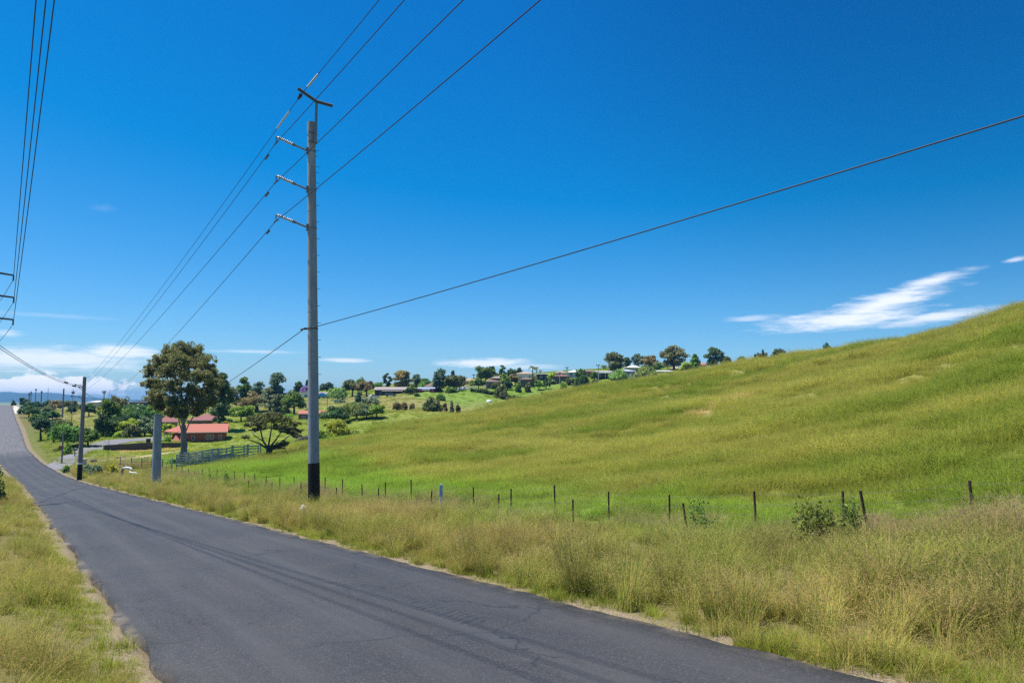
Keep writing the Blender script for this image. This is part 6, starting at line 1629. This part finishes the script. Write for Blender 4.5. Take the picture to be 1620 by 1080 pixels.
T('dark evergreen at the left foot of the big leafy green tree', 164, 20, 652, 186, 'round', 'dark', 1400, .03, base=691)
T('dark evergreen between the shaded tree and the driveway bushes', 194, 26, 654, 181, 'round', 'pine', 1600, .03, base=690)
T('deep green spreading tree left of the stub pole top', 222, 34, 644, 196, 'clumpy', 'dark', 2200, .04, base=684)
T('dark tree filling the gap between stub pole and gum crown', 247, 26, 646, 194, 'round', 'mid', 1600, .04, base=680)
T('dark conifer screen behind the two maroon roofs', 284, 26, 645, 205, 'clumpy', 'pine', 1500, .03)
T('shaggy tree mass behind the pines of the climbing road', 84, 24, 648, 270, 'clumpy', 'dark', 1300, .04, base=664)
T('bushy tree on the left flank of the large bright green bush', 88, 20, 670, 158, 'round', 'dark', 1400, .03, base=700)
T('bright tree just behind the stub pole', 236, 16, 639, 232, 'round', 'bright', 800, .1, base=676)
T('bright topped dark bush above the grey driveway', 206, 32, 660.5, 172, 'round', 'yellow', 2200, .02, base=691)
T('dark underbush in front of the bright topped bush', 208, 30, 669, 169, 'shrub', 'bush', 1400, cat='shrub', base=692)
T('olive round bush left of the stub pole by the driveway', 231, 26, 658, 174, 'round', 'greyg', 1800, .03, base=690)
T('yellow-green garden shrub beside the driveway, the left one', 181, 15, 680, 162, 'shrub', 'yellow', 900, cat='shrub')
T('yellow-green garden shrub beside the driveway, the larger right one', 193, 18, 681, 159, 'shrub', 'yellow', 1100, cat='shrub')
T('low dark garden bush left of the yellow-green shrubs', 167, 20, 684, 164, 'shrub', 'dark', 800, cat='shrub')
T('clipped round yellow-green bush in front of the left maroon roof', 266.5, 20, 668.5, 166, 'round', 'yellow', 1300, .02, name='shrub', cat='shrub')
T('small green bush at the wall of the carport', 267, 12, 694, 153, 'shrub', 'bright', 500, cat='shrub')
T('grey-green weedy shrub right of the leaning timber pole', 143, 16, 733, 94, 'shrub', 'greyg', 1500, cat='shrub')
T('dense grey-green weed clump left of the yellow bush', 158, 18, 734, 93, 'shrub', 'greyg', 1500, cat='shrub')
T('bright yellow flowering bush left of the white pipe', 181, 20, 733, 90, 'shrub', 'gold', 1500, cat='shrub')
T('dark green weed left of the leaning timber pole', 110, 9, 735, 100, 'shrub', 'mid', 500, cat='shrub')
T('young shrub growing through the wire fence left of the tall pole', 362, 15, 757, 58, 'shrub', 'mid', 260, cat='shrub', pxs=1.1)
T('leafy green shrub reaching in at the left edge above the grass', -14, 44, 735, 41, 'shrub', 'mid', 3000, cat='shrub', pxs=2.4)
T('broad-leaved bramble under the rusty pickets at the right', 1288, 92, 803, 14.4, 'shrub', 'bramble', 1500, cat='shrub', pxs=2.6)
T('small leafy bramble clinging to the upright picket at the right', 1338, 30, 795, 14.0, 'shrub', 'bramble', 600, cat='shrub', pxs=2.2)
T('green bramble at the foot of the leaning stake', 1105, 46, 806, 18.2, 'shrub', 'mid', 600, cat='shrub', pxs=1.8)

# palms
def palm(label, px, wpx, ytop, ybase, Y):
    x = P(px, 600, Y)[0]; z0 = tz(x, Y); zt = P(px, ytop, Y)[2]; w_ = wpx / F * Y; rng = np.random.default_rng(int(px * 3)); h_ = zt - z0 - w_ * .22
    root = thing('palm_tree', label, 'tree', (x, Y, z0), 0, 'palms')
    mb = MB(); mb.tube([(0, 0, -.3), (.1, 0, h_ * .5), (0, 0, h_)], [.35, .28, .22], 8); mb.build('trunk', M['timberpole'], root)
    vs, qs, tn_ = [], [], []
    for i in range(18):
        a = i * 2.4; up = rng.uniform(-.1, .95); pts = []
        for k in range(7):
            f = k / 6; rr = w_ * .55 * (f * math.cos(up * .9) + .0); z_ = h_ + w_ * .5 * (math.sin(up) * f - .75 * f * f)
            pts.append(np.array((math.cos(a) * rr, math.sin(a) * rr, z_)))
        side = np.array((-math.sin(a), math.cos(a), 0))
        for k in range(6):
            for s_ in (-1, 1):
                b0 = len(vs); wv_ = w_ * .085 * math.sin((k + .8) / 7 * 3.0)
                vs += [pts[k], pts[k + 1], pts[k + 1] + side * s_ * wv_ - (0, 0, wv_ * .7), pts[k] + side * s_ * wv_ - (0, 0, wv_ * .7)]; qs.append((b0, b0 + 1, b0 + 2, b0 + 3)); tn_ += [rng.random()] * 4
    link('crown', arr_mesh('crown', vs, qs, attrs={'tone': ('FLOAT', 'POINT', tn_)}), LEAF['dark'], root)
palm('broad palm leftmost of the three on the far skyline', 842.5, 13, 577, 599, 330)
palm('narrow upright palm in the middle of the three on the skyline', 849, 8, 579, 599, 335)
palm('smallest palm rightmost of the three on the far skyline', 854.5, 7, 584, 597, 338)
